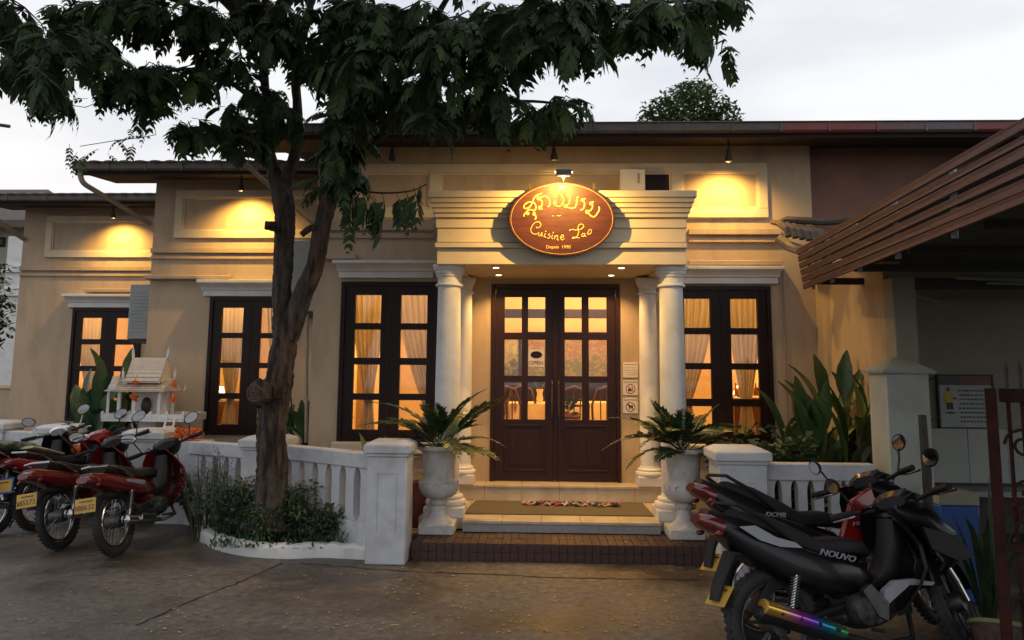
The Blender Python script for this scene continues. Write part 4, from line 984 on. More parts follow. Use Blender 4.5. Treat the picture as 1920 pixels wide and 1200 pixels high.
def rough_tube(P, n=16, amp=.10, seed=0, sub=7):
    """bark covered limb: P = (u, v, Y, radius px)"""
    q = random.Random(seed); pts = [px3(u, v, Y) for u, v, Y, r in P]; rad = [r*Y/FPX for u, v, Y, r in P]
    out = []; rr = []
    for i in range(len(pts)-1):
        p0, p1, p2, p3 = pts[max(i-1, 0)], pts[i], pts[i+1], pts[min(i+2, len(pts)-1)]
        for k in range(sub):
            t = k/sub; out.append(.5*((2*p1)+(p2-p0)*t+(2*p0-5*p1+4*p2-p3)*t*t+(3*p1-p0-3*p2+p3)*t**3)); rr.append(rad[i]*(1-t)+rad[i+1]*t)
    out.append(pts[-1]); rr.append(rad[-1])
    b = MB(); b.tube(out, rr, n)
    ph = [q.uniform(0, 6.28) for _ in range(6)]
    for i, p in enumerate(out):
        for k in range(n):
            v = Vector(b.v[i*n+k]); a = 2*math.pi*k/n
            f = 1+amp*(.5*math.sin(a*3+ph[0]+i*.35)+.35*math.sin(a*7+ph[1]-i*.12)+.3*math.sin(a*11+ph[4]+i*.3)+.4*math.sin(a*2+i*.55+ph[2])*math.sin(i*.8+ph[3])+q.uniform(-.35, .35))
            b.v[i*n+k] = tuple(p+(v-p)*f)
    return b, out
Yt = 7.15
tr, tp = rough_tube([(507, 990, Yt, 40), (509, 960, Yt, 31), (510, 900, Yt, 28), (510, 840, Yt, 27), (511, 780, Yt, 26.5), (518, 735, Yt, 28), (527, 690, Yt, 24), (533, 640, Yt, 22), (531, 600, Yt, 19), (529, 560, Yt, 17.5), (530, 500, Yt, 18), (534, 440, Yt, 18), (533, 390, Yt, 20), (526, 350, Yt, 20), (514, 320, Yt, 14), (504, 280, Yt, 10), (500, 200, Yt-.1, 8), (494, 100, Yt-.3, 8), (500, -60, Yt-.5, 7)], 28, .11, 1, 12)
trunk = tr.build('trunk', M_['bark'], tree, smooth=60)
limbs = [[(540, 635, Yt, 19), (563, 565, Yt-.02, 18.5), (588, 505, Yt-.05, 17), (602, 440, Yt-.08, 16), (611, 395, Yt-.1, 16), (628, 350, Yt-.15, 14), (652, 300, Yt-.25, 11), (690, 230, Yt-.4, 10), (740, 150, Yt-.6, 8), (800, 60, Yt-.8, 6), (860, -40, Yt-1, 5)],
         [(530, 350, Yt, 15), (547, 310, Yt-.03, 12), (557, 265, Yt-.06, 11), (558, 200, Yt-.1, 9), (556, 130, Yt-.15, 9), (580, 20, Yt-.3, 7), (600, -80, Yt-.4, 6)],
         [(516, 322, Yt, 11), (490, 296, Yt-.05, 9), (462, 290, Yt-.15, 6), (430, 300, Yt-.2, 3)],
         [(530, 427, Yt-.05, 13), (512, 424, Yt-.12, 10), (497, 422, Yt-.16, 9)], [(566, 440, Yt-.1, 6), (582, 428, Yt-.12, 7), (600, 428, Yt-.12, 8)],
         [(500, 140, Yt-.2, 8), (440, 60, Yt-.6, 7), (330, 0, Yt-1, 6), (200, -40, Yt-1.5, 5), (60, -50, Yt-2, 4)],
         [(740, 150, Yt-.6, 7), (860, 100, Yt-1, 6), (1000, 40, Yt-1.4, 5), (1180, 10, Yt-1.8, 4), (1330, 0, Yt-2, 3)],
         [(655, 300, Yt-.3, 8), (720, 250, Yt-.6, 6), (800, 215, Yt-.8, 4.5), (900, 195, Yt-1, 3.5), (1000, 190, Yt-1.1, 3), (1080, 200, Yt-1.2, 2)],
         [(505, 215, Yt-.1, 7), (440, 160, Yt-.4, 5), (360, 130, Yt-.7, 4), (270, 140, Yt-.8, 3), (210, 130, Yt-.9, 2)],
         [(625, 355, Yt-.1, 5), (640, 350, Yt-.4, 3), (680, 358, Yt-.6, 2.2), (720, 362, Yt-.7, 1.8), (770, 358, Yt-.8, 1.5), (800, 345, Yt-.8, 1)]]
for i, P in enumerate(limbs):
    b, _ = rough_tube(P, 24 if i == 0 else 12 if i < 3 else 8, .10, i+5, 10 if i == 0 else 5); b.build('branch', M_['bark'], tree, smooth=60)
# old pruned knot low on the trunk
kp = px3(487, 737, Yt-.22)
b = MB(); b.sphere(kp, .105, 16, 10, (1, .9, 1.15)); 
for i, v in enumerate(b.v):
    v = Vector(v); d = v-kp; b.v[i] = tuple(kp+d*(1+.10*math.sin(i*1.7)+.07*math.sin(i*.9)))
knot = b.build('bark_knot', M_['bark'], tree, smooth=60)
m = MB()
for rr_ in (.02, .042, .066): m.torus(kp+Vector((-.02, -.095+rr_*.35, .0)), rr_, .009, 18, 6, 'Y', 1.2)
m.build('callus_ring', M_['cutwood'], knot)
# foliage volumes: (u, v, half width, half height, y, leaves)
BL = [(30, 50, 90, 60, 5.6, 62), (90, 110, 90, 50, 5.3, 60), (40, 130, 60, 30, 5.2, 24), (100, 160, 35, 30, 5.2, 12), (190, 40, 100, 50, 5.8, 60), (170, 90, 50, 40, 5.5, 26), (300, 30, 110, 40, 6.0, 60),
      (260, 145, 60, 22, 6.1, 34), (330, 150, 60, 28, 6.2, 40), (300, 185, 50, 20, 6.1, 16), (390, 50, 90, 45, 6.2, 60), (420, 130, 50, 30, 6.3, 28), (365, 252, 40, 14, 6.3, 16), (420, 262, 34, 18, 6.4, 14), (500, 190, 45, 26, 6.5, 30), (520, 232, 30, 22, 6.5, 14),
      (480, 60, 90, 60, 6.3, 70), (560, 70, 70, 60, 6.2, 60), (600, 130, 50, 40, 6.3, 34), (660, 60, 90, 60, 5.9, 85), (650, 160, 50, 50, 6.1, 50), (655, 245, 30, 40, 6.2, 34), (640, 290, 22, 28, 6.3, 18), (720, 110, 80, 60, 5.6, 80), (760, 60, 80, 60, 5.5, 60),
      (700, 170, 60, 20, 5.7, 26), (820, 100, 80, 50, 5.4, 70), (800, 170, 50, 22, 5.5, 30), (830, 205, 36, 14, 5.7, 20), (870, 60, 70, 50, 5.3, 50), (900, 120, 45, 40, 5.3, 34), (940, 50, 70, 45, 5.2, 48), (890, 190, 60, 14, 5.6, 26), (960, 208, 55, 12, 5.6, 24), (1030, 206, 40, 12, 5.5, 17),
      (955, 110, 30, 24, 5.2, 12), (1020, 30, 70, 35, 5.1, 45), (1040, 70, 60, 20, 5.0, 26), (1110, 30, 70, 35, 4.9, 45), (1120, 72, 60, 18, 4.9, 26), (1190, 30, 50, 35, 4.8, 34), (1260, 20, 40, 30, 4.7, 12), (1290, 60, 30, 36, 4.7, 12), (1300, 12, 40, 18, 4.7, 10), (1370, 0, 40, 12, 4.7, 9), (1340, 90, 14, 12, 4.7, 4), (1180, 60, 40, 18, 4.8, 14), (650, 210, 34, 40, 6.1, 34), (640, 270, 26, 34, 6.2, 26), (632, 330, 22, 24, 6.3, 16), (655, 330, 20, 30, 6.2, 16), (60, 150, 50, 26, 5.2, 16), (75, 185, 16, 14, 5.3, 7), (230, 165, 34, 26, 6.0, 18), (440, 215, 40, 16, 6.3, 14), (470, 262, 40, 16, 6.4, 14), (800, 215, 50, 14, 5.6, 18), (1060, 198, 30, 8, 5.5, 8), (740, 195, 34, 14, 5.8, 14)]
q = random.Random(77); leaves = []; tw = MB()
def hang(p, me, sc, pitch=None):
    az = q.uniform(0, 2*math.pi); pt = pitch if pitch is not None else q.uniform(-.25, .9)
    leaves.append((p, (q.uniform(-.4, .4), pt, az), sc, me))
for cu_, cv, hu, hv, Y, n in BL:
    base = px3(cu_+q.uniform(-.3, .3)*hu, cv-hv*.6, Y+.25); nt_ = max(2, n//6)
    for t in range(nt_):
        uu, vv, YY = cu_+q.uniform(-1, 1)*hu, cv+q.uniform(-1, .9)*hv, Y+q.uniform(-.5, .6)
        e = px3(uu, vv, YY); mid = base.lerp(e, .55)+Vector((q.uniform(-.06, .06), 0, .06)); tw.tube([base, mid, e], [.008, .005, .003], 4, cap=False)
        for k in range(max(1, round(n/nt_*1.45))):
            s = q.uniform(.35, 1); p = (mid.lerp(e, (s-.35)/.65*1.0) if s > .5 else base.lerp(mid, s*2))+Vector((q.uniform(-.05, .05), q.uniform(-.05, .05), q.uniform(-.03, .03)))
            hang(p, LV[q.randrange(6)], q.uniform(.7, 1.08))
# the fronds that hang one by one before the wall
for u, v, s in ((690, 362, 1.3), (700, 366, .8), (716, 364, .95), (742, 360, .85), (760, 357, .9), (775, 352, .85), (660, 350, 1), (650, 352, .9), (676, 358, .9), (672, 300, .8), (785, 345, .5), (640, 330, .9), (652, 400, .8)):
    leaves.append((px3(u, v, 6.2), (q.uniform(-.3, .3), q.uniform(.85, 1.2), q.uniform(-.9, .9)+(math.pi if q.random() < .4 else 0)), s*1.35, LV[q.randrange(6)]))
light_px = [(130, 270, 5.9), (145, 285, 5.9), (160, 292, 5.9), (185, 280, 5.9), (200, 288, 5.9), (215, 262, 5.9), (235, 262, 5.9), (250, 270, 5.9), (262, 255, 5.9), (255, 235, 5.9), (245, 245, 5.9), (160, 155, 5.5), (175, 165, 5.5), (185, 150, 5.5), (125, 195, 5.5), (140, 190, 5.5), (165, 185, 5.5), (150, 300, 5.9), (225, 275, 5.9)]
for u, v, Y in light_px: leaves.append((px3(u, v, Y), (q.uniform(-.4, .4), q.uniform(-.1, .6), q.uniform(0, 6.28)), q.uniform(.7, 1.05), LVl[q.randrange(2)]))
for P in ([(200, 115, 5.9), (212, 140, 5.9), (205, 165, 5.9), (190, 190, 5.9), (160, 200, 5.9), (120, 195, 5.9)], [(290, 235, 6), (292, 255, 5.95), (262, 256, 5.9), (225, 262, 5.9), (150, 275, 5.9)], [(222, 140, 5.9), (205, 142, 5.9)], [(475, 150, 6.3), (476, 175, 6.3), (480, 180, 6.3)]):
    tw.tube([px3(*p)+Vector((0, 0, q.uniform(-.02, .02))) for p in P], .0032, 5, cap=False)
# unseen leaves added above and towards the street, out of the frame, for shade
for k in range(1500):
    uu = q.uniform(-1, 1); p = Vector((q.gauss(-2.2, 1.9), q.uniform(1.8, 8.4), q.uniform(4.9, 7.6)))
    d_ = (p-CP); z_lim = HC+(p.y)*.50+.35
    if p.z < z_lim or p.x > 2.2+.0*p.y: continue
    leaves.append((p, (q.uniform(-.4, .4), q.uniform(0, .9), q.uniform(0, 6.28)), q.uniform(1.2, 1.9), LV[q.randrange(6)]))
for P in ([(-2.5, 6.6, 4.5), (-2.6, 5.5, 5.8), (-2.4, 3.8, 6.4), (-2, 2.2, 6.6)], [(-2.5, 6.6, 4.6), (-1.2, 5.5, 5.8), (.2, 4.2, 6.3), (1.4, 3.2, 6.4)], [(-2.5, 6.6, 4.6), (-3.8, 5.6, 5.8), (-5, 4.4, 6.3)]):  # unseen limbs carrying the added shading leaves
    tw.tube(P, [.07, .05, .03, .02][:len(P)], 7)
tw.build('twig', M_['bark'], tree)
near = sorted(range(len(leaves)), key=lambda i: (leaves[i][0]-CP).length if (leaves[i][0]-CP).z < (leaves[i][0].y)*.52 else 99)[:280]
ns = set(near)
cb_v, cb_f = {}, {}
def mk(i):
    p, r, s, me = leaves[i]; return Matrix.Translation(p) @ Euler(r, 'XYZ').to_matrix().to_4x4() @ Matrix.Scale(s, 4)
def zrot(r): return Matrix.Rotation(r[2], 4, 'Z') @ Matrix.Rotation(r[1], 4, 'Y') @ Matrix.Rotation(r[0], 4, 'X')
off = woff(tree)
crown = {'leaf': MB(), 'leaf2': MB(), 'leafm': MB()}
for i, (p, r, s, me) in enumerate(leaves):
    if i in ns:
        piece(me, 'compound_leaf', tree, p, r, (s, s, s))
    else:
        T_ = Matrix.Translation(p) @ zrot(r) @ Matrix.Scale(s, 4)
        c_ = crown['leaf2' if me in LVl else 'leafm' if me is LV[5] else 'leaf']; c_.add([T_ @ v.co for v in me.vertices], [tuple(f.vertices) for f in me.polygons])
for k, c_ in crown.items():
    if c_.v: tag(c_.build('crown', M_[k], tree, smooth=0), kind='stuff')

# ---------------------------------------------------------------- urns with cardboard palms
UP = [(.200, 0.775), (.200, .740), (.185, .733), (.162, .718), (.153, .68), (.148, .63), (.143, .56), (.141, .50), (.144, .475), (.165, .455), (.181, .43), (.182, .41), (.168, .36), (.14, .325), (.108, .308), (.072, .300), (.076, .285), (.082, .262), (.076, .248), (.060, .243), (.059, .225), (.066, .215), (.062, .2), (.066, .17), (.085, .135), (.125, .108), (.142, .092)]
def urn(x, y, label, glabel, dirs, seed):
    o = thing('stone_urn', label, 'urn', (x, y, .152))
    prof = [(r, z+.152) for r, z in reversed(UP)]+[(.180, .152+.770), (.16, .152+.74), (.13, .152+.70), (.001, .152+.70)]
    m = MB().lathe(prof, (x, y, 0), 40)
    # gadrooned belly
    for i, v in enumerate(m.v):
        r = math.hypot(v[0]-x, v[1]-y); z = v[2]-.152
        if .32 < z < .46 and r > .1:
            a = math.atan2(v[1]-y, v[0]-x); f = 1+.02*math.cos(a*20); m.v[i] = (x+(v[0]-x)*f, y+(v[1]-y)*f, v[2])
    m.build('urn_body', M_['urn'], o, smooth=50)
    MB().box(x-.16, x+.16, y-.16, y+.16, .152, .152+.0915).build('plinth', M_['urn'], o, bevel=.012)
    for k in range(12):
        sw = MB(); a = k*math.pi/6; sw.torus((x+math.cos(a)*.176, y+math.sin(a)*.176, .152+.435), .02, .007, 8, 5, 'Y' if abs(math.sin(a)) > .5 else 'X')
        sw.build('relief_swirl', M_['urn'], o)
    q = random.Random(seed); pr = thing('cardboard_palm', glabel, 'plant', (x, y, .86))
    MB().lathe([(.001, .885), (.155, .885), (.155, .893), (.001, .9)], (x, y, 0), 20).build('potting_soil', M_['soil'], pr)
    for L_, az, el, dr in dirs:
        L_ *= q.uniform(1.15, 1.4); b = pinnate(L_, int(12+L_*7), .15*(.75+L_*.35), .066, dr*q.uniform(.7, 1.3), -.15, q, 62, start=.28)
        T_ = Matrix.Translation((x+q.uniform(-.04, .04), y+q.uniform(-.04, .04), .88)) @ Matrix.Rotation(az, 4, 'Z') @ Matrix.Rotation(-el, 4, 'Y') @ Matrix.Rotation(q.uniform(-.4, .4), 4, 'X')
        b.v = [tuple(T_ @ Vector(v)) for v in b.v]; b.build('frond', M_['palm'], pr, smooth=0)
    return o
q = random.Random(31)
D1 = [(.62, R(190), R(58), .5), (.56, R(200), R(44), .7), (.66, R(350), R(52), .35), (.60, R(335), R(66), .35), (.5, R(20), R(30), .5), (.5, R(250), R(48), .6), (.52, R(290), R(28), .5), (.45, R(310), R(18), .4), (.5, R(160), R(45), .5), (.55, R(120), R(60), .5), (.5, R(60), R(55), .4), (.45, R(220), R(20), .5), (.48, R(350), R(12), .4), (.5, R(270), R(65), .4), (.55, R(180), R(28), .6), (.42, R(10), R(48), .5), (.45, R(235), R(70), .3)]
urn(X(822, 950, 7.23), 7.23, 'white stone urn standing left of the entrance steps', 'cardboard palm with long arching fronds in the left urn', D1, 3)
D2 = [(.62, R(188), R(34), .55), (.5, R(200), R(15), .5), (.5, R(170), R(50), .6), (.5, R(215), R(35), .6), (.5, R(250), R(50), .6), (.5, R(290), R(40), .5), (.52, R(330), R(50), .5), (.5, R(350), R(25), .6), (.48, R(20), R(40), .5), (.46, R(60), R(55), .4), (.45, R(110), R(60), .4), (.42, R(235), R(15), .5), (.42, R(310), R(10), .5), (.42, R(270), R(70), .3), (.45, R(140), R(45), .4), (.4, R(345), R(65), .3), (.42, R(190), R(68), .3), (.5, R(0), R(14), .5), (.45, R(225), R(55), .5)]
urn(X(1283, 950, 7.17), 7.17, 'white stone urn standing right of the entrance steps', 'bushy cardboard palm in the right urn', D2, 8)
# terracotta pot behind the left urn
p = Vector((X(786, 930, 7.75), 7.75, .0)); o = thing('terracotta_pot', 'dark red pot half hidden between the pier and the left urn', 'pot', p)
MB().lathe([(.10, 0.1), (.15, .25), (.155, .4), (.12, .5), (.125, .53), (.1, .53), (.09, .45)], (p.x, p.y, 0), 18).build('pot_body', M_['terra'], o)
m = MB(); q = random.Random(5)
def blade_plant(base, n, Lr, wr, spread, q, name='leaf', matn='broad', parent=None, up=.35, cols=None, shape=1.0, bend=.6):
    for k in range(n):
        az = q.uniform(0, 2*math.pi); L_ = q.uniform(*Lr); w = q.uniform(*wr); lean = q.uniform(.02, spread); N = 9
        d = Vector((math.cos(az), math.sin(az), 0)); s_ = Vector((-d.y, d.x, 0)); b = MB(); vs = []; fs = []; p = Vector(base)+d*q.uniform(0, .08)
        stemf = up
        for i in range(N+1):
            t = i/N; ang = lean+bend*lean*t*t*2.2
            pt = p+Vector((0, 0, 1))*L_*t*math.cos(ang)+d*L_*t*math.sin(ang)
            tt = max(0, (t-stemf)/(1-stemf)); ww = w*math.sin(math.pi*min(1, tt**.8*.97+.03))**.8*.5 if t > stemf else .006
            fold_ = Vector((0, 0, 1))*ww*.25*math.cos(ang)-d*ww*.25*math.sin(ang)*0
            vs += [pt+s_*ww+d*ww*.25, pt, pt-s_*ww+d*ww*.25]
            if i:
                a = 3*i; fs += [(a-3, a, a+1, a-2), (a-2, a+1, a+2, a-1)]
        b.add(vs, fs); b.build(name, M_[matn], parent)
def blade_thing(name, label, cat, base, *a, **k):
    o = thing(name, label, cat, base, group=k.pop('group', None)); blade_plant(base, *a, parent=o, **k); return o
def heliconia(label, base, nst, spread, htop, Lr, wr, seed):
    q = random.Random(seed); o = thing('heliconia_plant', label, 'plant', base, group='broad leaved plants against the restaurant wall')
    for s in range(nst):
        az = q.uniform(0, 6.28); r = spread*math.sqrt(q.uniform(.02, 1)); bx_, by_ = base[0]+math.cos(az)*r, base[1]+math.sin(az)*r*.55
        H = htop*q.uniform(.45, .72)*(1-.25*r/spread); lx, ly = math.cos(az)*r*.35, math.sin(az)*r*.2
        MB().tube([(bx_, by_, base[2]), (bx_+lx*.4, by_+ly*.4, base[2]+H*.5), (bx_+lx, by_+ly, base[2]+H)], [.018, .014, .009], 6).build('stem', M_['stem'], o)
        for k in range(5):
            t = .30+.70*k/4; p = Vector((bx_+lx*t, by_+ly*t, base[2]+H*t)); a = az*.3+q.uniform(0, 6.28); lean = q.uniform(.06, .42)*(1.25-t*.75); L_ = q.uniform(*Lr); w = q.uniform(*wr); N = 10
            d = Vector((math.cos(a), math.sin(a)*.7, 0)).normalized(); tw_ = q.uniform(-.9, .9); b = MB(); vs = []; fs = []
            for i in range(N+1):
                u_ = i/N; an = lean*(1+1.3*u_*u_); pt = p+Vector((0, 0, 1))*L_*u_*math.cos(an)+d*L_*u_*math.sin(an)
                tan = (Vector((0, 0, 1))*math.cos(an)+d*math.sin(an)).normalized(); sd0 = Vector((-d.y, d.x, 0)); nn = tan.cross(sd0)
                sd_ = (sd0*math.cos(tw_)+nn*math.sin(tw_)); n2 = tan.cross(sd_); uu = max(0, (u_-.14)/.86)
                ww = .004+w*.5*(math.sin(math.pi*min(1, uu**.85))**.75 if 0 < uu < 1 else 0)+.004*math.sin(i*2.1)
                vs += [pt+sd_*ww+n2*ww*.28, pt, pt-sd_*ww+n2*ww*.28]
                if i: c3 = 3*i; fs += [(c3-3, c3, c3+1, c3-2), (c3-2, c3+1, c3+2, c3-1)]
            b.add(vs, fs); b.build('leaf', M_['broad'], o)
heliconia('clump of upright broad green leaves beside the spirit house', (X(200, 790, 9.4), 9.5, 0), 12, .42, 1.95, (.45, .7), (.12, .17), 11)
heliconia('upright broad green leaves growing close behind the tree trunk', (X(562, 800, 9.1), 9.15, 0), 6, .22, 1.75, (.45, .65), (.11, .15), 12)
heliconia('tall clump of broad green leaves between the right window and the pillar', (X(1570, 850, 7.5), 7.55, 0), 17, .50, 2.0, (.5, .8), (.11, .16), 23)
blade_thing('potted_lily', 'pale green broad leaves peeping over the pier left of the entrance', 'plant', (X(712, 830, 8.0), 8.0, .35), 12, (.45, .72), (.09, .13), .7, random.Random(14), matn='leaf2')
p = Vector((X(712, 830, 8.0), 8.0, 0)); o = thing('clay_planter', 'clay planter behind the white pier', 'pot', p); MB().lathe([(.14, 0), (.2, .3), (.21, .36), (.18, .36), (.17, .3)], p, 18).build('pot_body', M_['terra'], o)
blade_thing('bromeliad', 'yellow-green arching leaves behind the short right fence', 'plant', (X(1420, 850, 6.9), 6.9, .35), 18, (.4, .7), (.06, .1), .95, random.Random(15), matn='leaf2')
def shrub(name, label, base, n, hw, h, leafl, leafw, seed, matn='shrub', stems=9, twig_only=False, flowers=None, cat='shrub', group=None):
    q = random.Random(seed); o = thing(name, label, cat, base, group=group); st_ = MB(); lf = MB(); tips = []
    for s in range(stems):
        az = q.uniform(0, 6.28); r = math.sqrt(q.uniform(.02, 1))*hw; b0 = Vector((base[0]+math.cos(az)*r*.55, base[1]+math.sin(az)*r*.45, base[2]))
        top = Vector((base[0]+math.cos(az)*r, base[1]+math.sin(az)*r*.75, base[2]+h*q.uniform(.7, 1.0)*(1-.35*(r/hw)**2)))
        mid = b0.lerp(top, .5)+Vector((q.uniform(-.04, .04), q.uniform(-.04, .04), .03)); st_.tube([b0, mid, top], [.009, .006, .003], 5)
        for k in range(n//stems):
            t = q.uniform(.12, 1)**.8; p = b0.lerp(mid, t*2) if t < .5 else mid.lerp(top, t*2-1)
            a = q.uniform(0, 6.28); e = q.uniform(-.1, .9); d = Vector((math.cos(a)*math.cos(e), math.sin(a)*math.cos(e), math.sin(e))); l = leafl*q.uniform(.7, 1.25)
            p = p+d*q.uniform(0, .09); sd_ = d.cross(Vector((q.uniform(-.6, .6), q.uniform(-.6, .6), 1))).normalized()*leafw*.5; mid2 = p+d*l*.5+Vector((0, 0, .012)); T_ = p+d*l-Vector((0, 0, l*.22))
            lf.add([p, mid2+sd_, T_, mid2-sd_], [(0, 1, 2, 3)])
        tips.append(top)
    st_.build('stem', M_['stem'], o); tag(lf.build('foliage', M_[matn], o, smooth=0), kind='stuff')
    if flowers:
        for tpt in tips[:flowers]:
            f = MB()
            for k in range(7):
                a = k*.9; f.sphere(tpt+Vector((math.cos(a)*.02, math.sin(a)*.02, .01+.004*k)), .011, 6, 4)
            f.build('flower', mat('pale_flower', (.5, .3, .18), None, .7), o)
    return o
S1 = (X(428, 950, 7.2), 7.3, .06); shrub('oleander_shrub', 'bushy dark green shrub left of the tree trunk in the planter', S1, 1050, .29, .6, .09, .022, 1, stems=15, flowers=3)
S2 = (X(566, 950, 7.1), 7.17, .06); shrub('oleander_shrub', 'bushy dark green shrub right of the tree trunk in the planter', S2, 1000, .27, .56, .09, .022, 2, stems=15, flowers=4)
shrub('oleander_shrub', 'low leafy shrub against the foot of the tree trunk', (X(500, 960, 7.0), 7.02, .06), 700, .22, .36, .08, .022, 3, stems=14)
shrub('oleander_shrub', 'leafy shrub by the white pier at the right end of the planter', (X(606, 960, 7.0), 7.06, .06), 600, .14, .34, .075, .024, 4, stems=12)
shrub('feathery_shrub', 'tall thin twiggy shrub before the white fence behind the red motorbike', (X(382, 960, 7.4), 7.5, .0), 900, .26, .92, .05, .010, 5, stems=26)
# low cover plants in the bed
q = random.Random(8); lf = MB()
for k in range(1500):
    p = G(q.uniform(395, 612), q.uniform(955, 1030)+q.uniform(0, 0), .08); a = q.uniform(0, 6.28); e = q.uniform(.1, 1.2); d = Vector((math.cos(a)*math.cos(e), math.sin(a)*math.cos(e), math.sin(e))); l = q.uniform(.04, .10)
    if p.y > 7.5: continue
    if p.x < G(395, 1020).x+.1: continue
    s_ = d.cross(Vector((0, 0, 1))).normalized()*l*.14; lf.add([p, p+d*l*.5+s_, p+d*l, p+d*l*.5-s_], [(0, 1, 2, 3)])
tag(lf.build('ground_cover', M_['shrub'], smooth=0), 'low green ground cover spilling over the planter soil', 'ground cover', kind='stuff')
shrub('croton_shrub', 'dark reddish leafed shrub behind the short right fence', (X(1475, 850, 7.1), 7.1, 0), 1700, .36, 1.28, .12, .065, 6, matn='shrub', stems=22)
shrub('croton_shrub', 'green leafy shrub below the right window behind the urn', (X(1395, 830, 7.5), 7.5, 0), 1100, .28, 1.18, .11, .06, 7, matn='palm', stems=16)
shrub('weedy_plant', 'small thin weed growing against the white fence base', (G(640, 1040).x, G(640, 1040).y, .0), 60, .08, .3, .03, .008, 9, stems=4)
shrub('hibiscus_shrub', 'leafy dark bush filling the gap behind the balustrade right of the tree', (X(655, 900, 7.6), 7.6, 0), 420, .4, .72, .09, .045, 10, matn='palm', stems=10)

# ---------------------------------------------------------------- spirit house
sy = 9.0; K = sy/FPX; sxc = X(285, 760, sy); zp = Z(285, 782, sy)
sh = thing('spirit_house', 'small white spirit house shrine with tiered roof on a pedestal behind the fence', 'spirit house', (sxc, sy, 0))
MB().lathe([(.16, 0), (.16, .1), (.09, .16), (.08, zp-.2), (.15, zp-.1), (.18, zp-.04)], (sxc, sy, 0), 8).build('pedestal', M_['white'], sh)
pl_ = MB(); x0_, x1_ = X(199, 775, sy-.2), X(352, 775, sy-.2); pl_.box(x0_, x1_, sy-.3, sy+.3, zp-.035, zp); pl_.build('platform', M_['white'], sh, bevel=.004)
rl = MB()
for yy in (sy-.3, sy+.28): rl.box(x0_, x1_, yy, yy+.02, zp+.001, zp+.05)
rl.box(x0_, x0_+.02, sy-.279, sy+.279, zp+.001, zp+.05); rl.box(x1_-.02, x1_, sy-.279, sy+.279, zp+.001, zp+.05)
n_ = 5
for k in range(n_+1):
    x = x0_+.01+(x1_-x0_-.02)*k/n_; rl.box(x-.013, x+.013, sy-.305, sy-.275, zp+.001, zp+.065); rl.taper((x, sy-.29), zp+.0655, zp+.085, .014, .014, .001, .001)
rl.build('railing', M_['white'], sh)
hx0, hx1 = X(236, 740, sy), X(318, 740, sy); hz = zp+.30
for x in (hx0+.02, (hx0+hx1)/2-.06, hx1-.03):
    for y in (sy-.17, sy+.15):
        MB().box(x-.017, x+.017, y-.017, y+.017, zp+.03, hz).build('post', M_['white'], sh, bevel=.003)
        MB().taper((x, y), zp+.0005, zp+.0295, .04, .04, .022, .022).build('post_base', M_['white'], sh)
MB().box(hx0+.06, hx1-.06, sy+.05, sy+.17, zp+.001, hz-.001).build('rear_wall', M_['white'], sh)
M_['shr'] = mat('shrine_roof', (.62, .52, .42), (.5, .42, .34), .7, scale=14, bump=.2)
def gable(xa, xb, z0, z1, hy, ov, name):
    m = MB(); m.prism([(sy-hy, z0), (sy-hy+.01, z0+.012), (sy-.02, z1), (sy+.02, z1), (sy+hy-.01, z0+.012), (sy+hy, z0), (sy+hy*.9, z0-.004), (sy, z1-.03), (sy-hy*.9, z0-.004)], xa-ov, xb+ov, 'X'); r_ = m.build(name, M_['shr'], sh, smooth=0)
    tl = MB(); nr = 6
    for k in range(nr):
        f0, f1 = k/nr, (k+1)/nr
        for sgn in (-1, 1):
            y0_, y1_ = sy+sgn*hy*(1-f0), sy+sgn*hy*(1-f1); za, zb2 = z0+(z1-z0)*f0, z0+(z1-z0)*f1
            tl.add([(xa-ov, y0_, za+.018), (xb+ov, y0_, za+.018), (xb+ov, y1_, zb2+.008), (xa-ov, y1_, zb2+.008)], [(0, 1, 2, 3)])
    tl.build('tile_row', M_['shr'], r_, smooth=0)
    for x in (xa-ov, xb+ov):
        fn = MB()
        s_ = -1 if x < sxc else 1
        fn.prism([(sy-.02, z1), (sy+.02, z1), (sy+.004, z1+.09), (sy-.004, z1+.10)], x-.008, x+.008, 'X')
        fn.tube([(x, sy, z1+.02), (x+s_*.012, sy, z1+.08), (x+s_*.006, sy, z1+.15)], [.016, .009, .001], 6)
        for sgn in (-1, 1): fn.tube([(x, sy+sgn*hy, z0), (x+s_*.01, sy+sgn*(hy+.02), z0+.03), (x+s_*.005, sy+sgn*(hy+.015), z0+.085)], [.012, .009, .001], 6)
        fn.prism([(sy-hy*.8, z0+.004), (sy, z1-.01), (sy+hy*.8, z0+.004)], x-.004, x+.004, 'X')
        fn.build('finial', M_['white'], r_)
gable(hx0, hx1, hz+.0, hz+.13, .26, .045, 'lower_roof'); gable(hx0+.06, hx1-.05, hz+.10, Z(280, 672, sy), .17, .0, 'upper_roof')
# side gable porch to the left
m = MB(); xp0, xp1 = hx0-.12, hx0-.02
m.prism([(xp0-.04, hz), (xp0+.02, hz+.03), (xp0+.06, hz+.17), (xp1, hz+.03), (xp1+.04, hz)], sy-.2, sy-.04, 'Y'); m.build('porch_gable', M_['white'], sh, smooth=0)
MB().tube([(xp0+.01, sy-.17, zp), (xp0+.01, sy-.17, hz)], [.016, .016], 8).build('post', M_['white'], sh)
ld = MB(); lx = X(318, 800, sy-.34)
for x in (lx-.05, lx+.05): ld.tube([(x, sy-.46, zp-.30), (x, sy-.32, zp+.01)], .012, 6)
for k in range(5): ld.box(lx-.05, lx+.05, sy-.452+.028*k, sy-.425+.028*k, zp-.27+.06*k, zp-.255+.06*k)
ld.build('stairs', M_['white'], sh)
MB().sphere(((hx0+hx1)/2, sy-.02, zp+.13), .06, 12, 10, (1, .8, 1.7)).build('dark_figure', M_['sign'] if False else mat('shrine_figure', (.04, .02, .018), None, .5), sh)
q = random.Random(6)
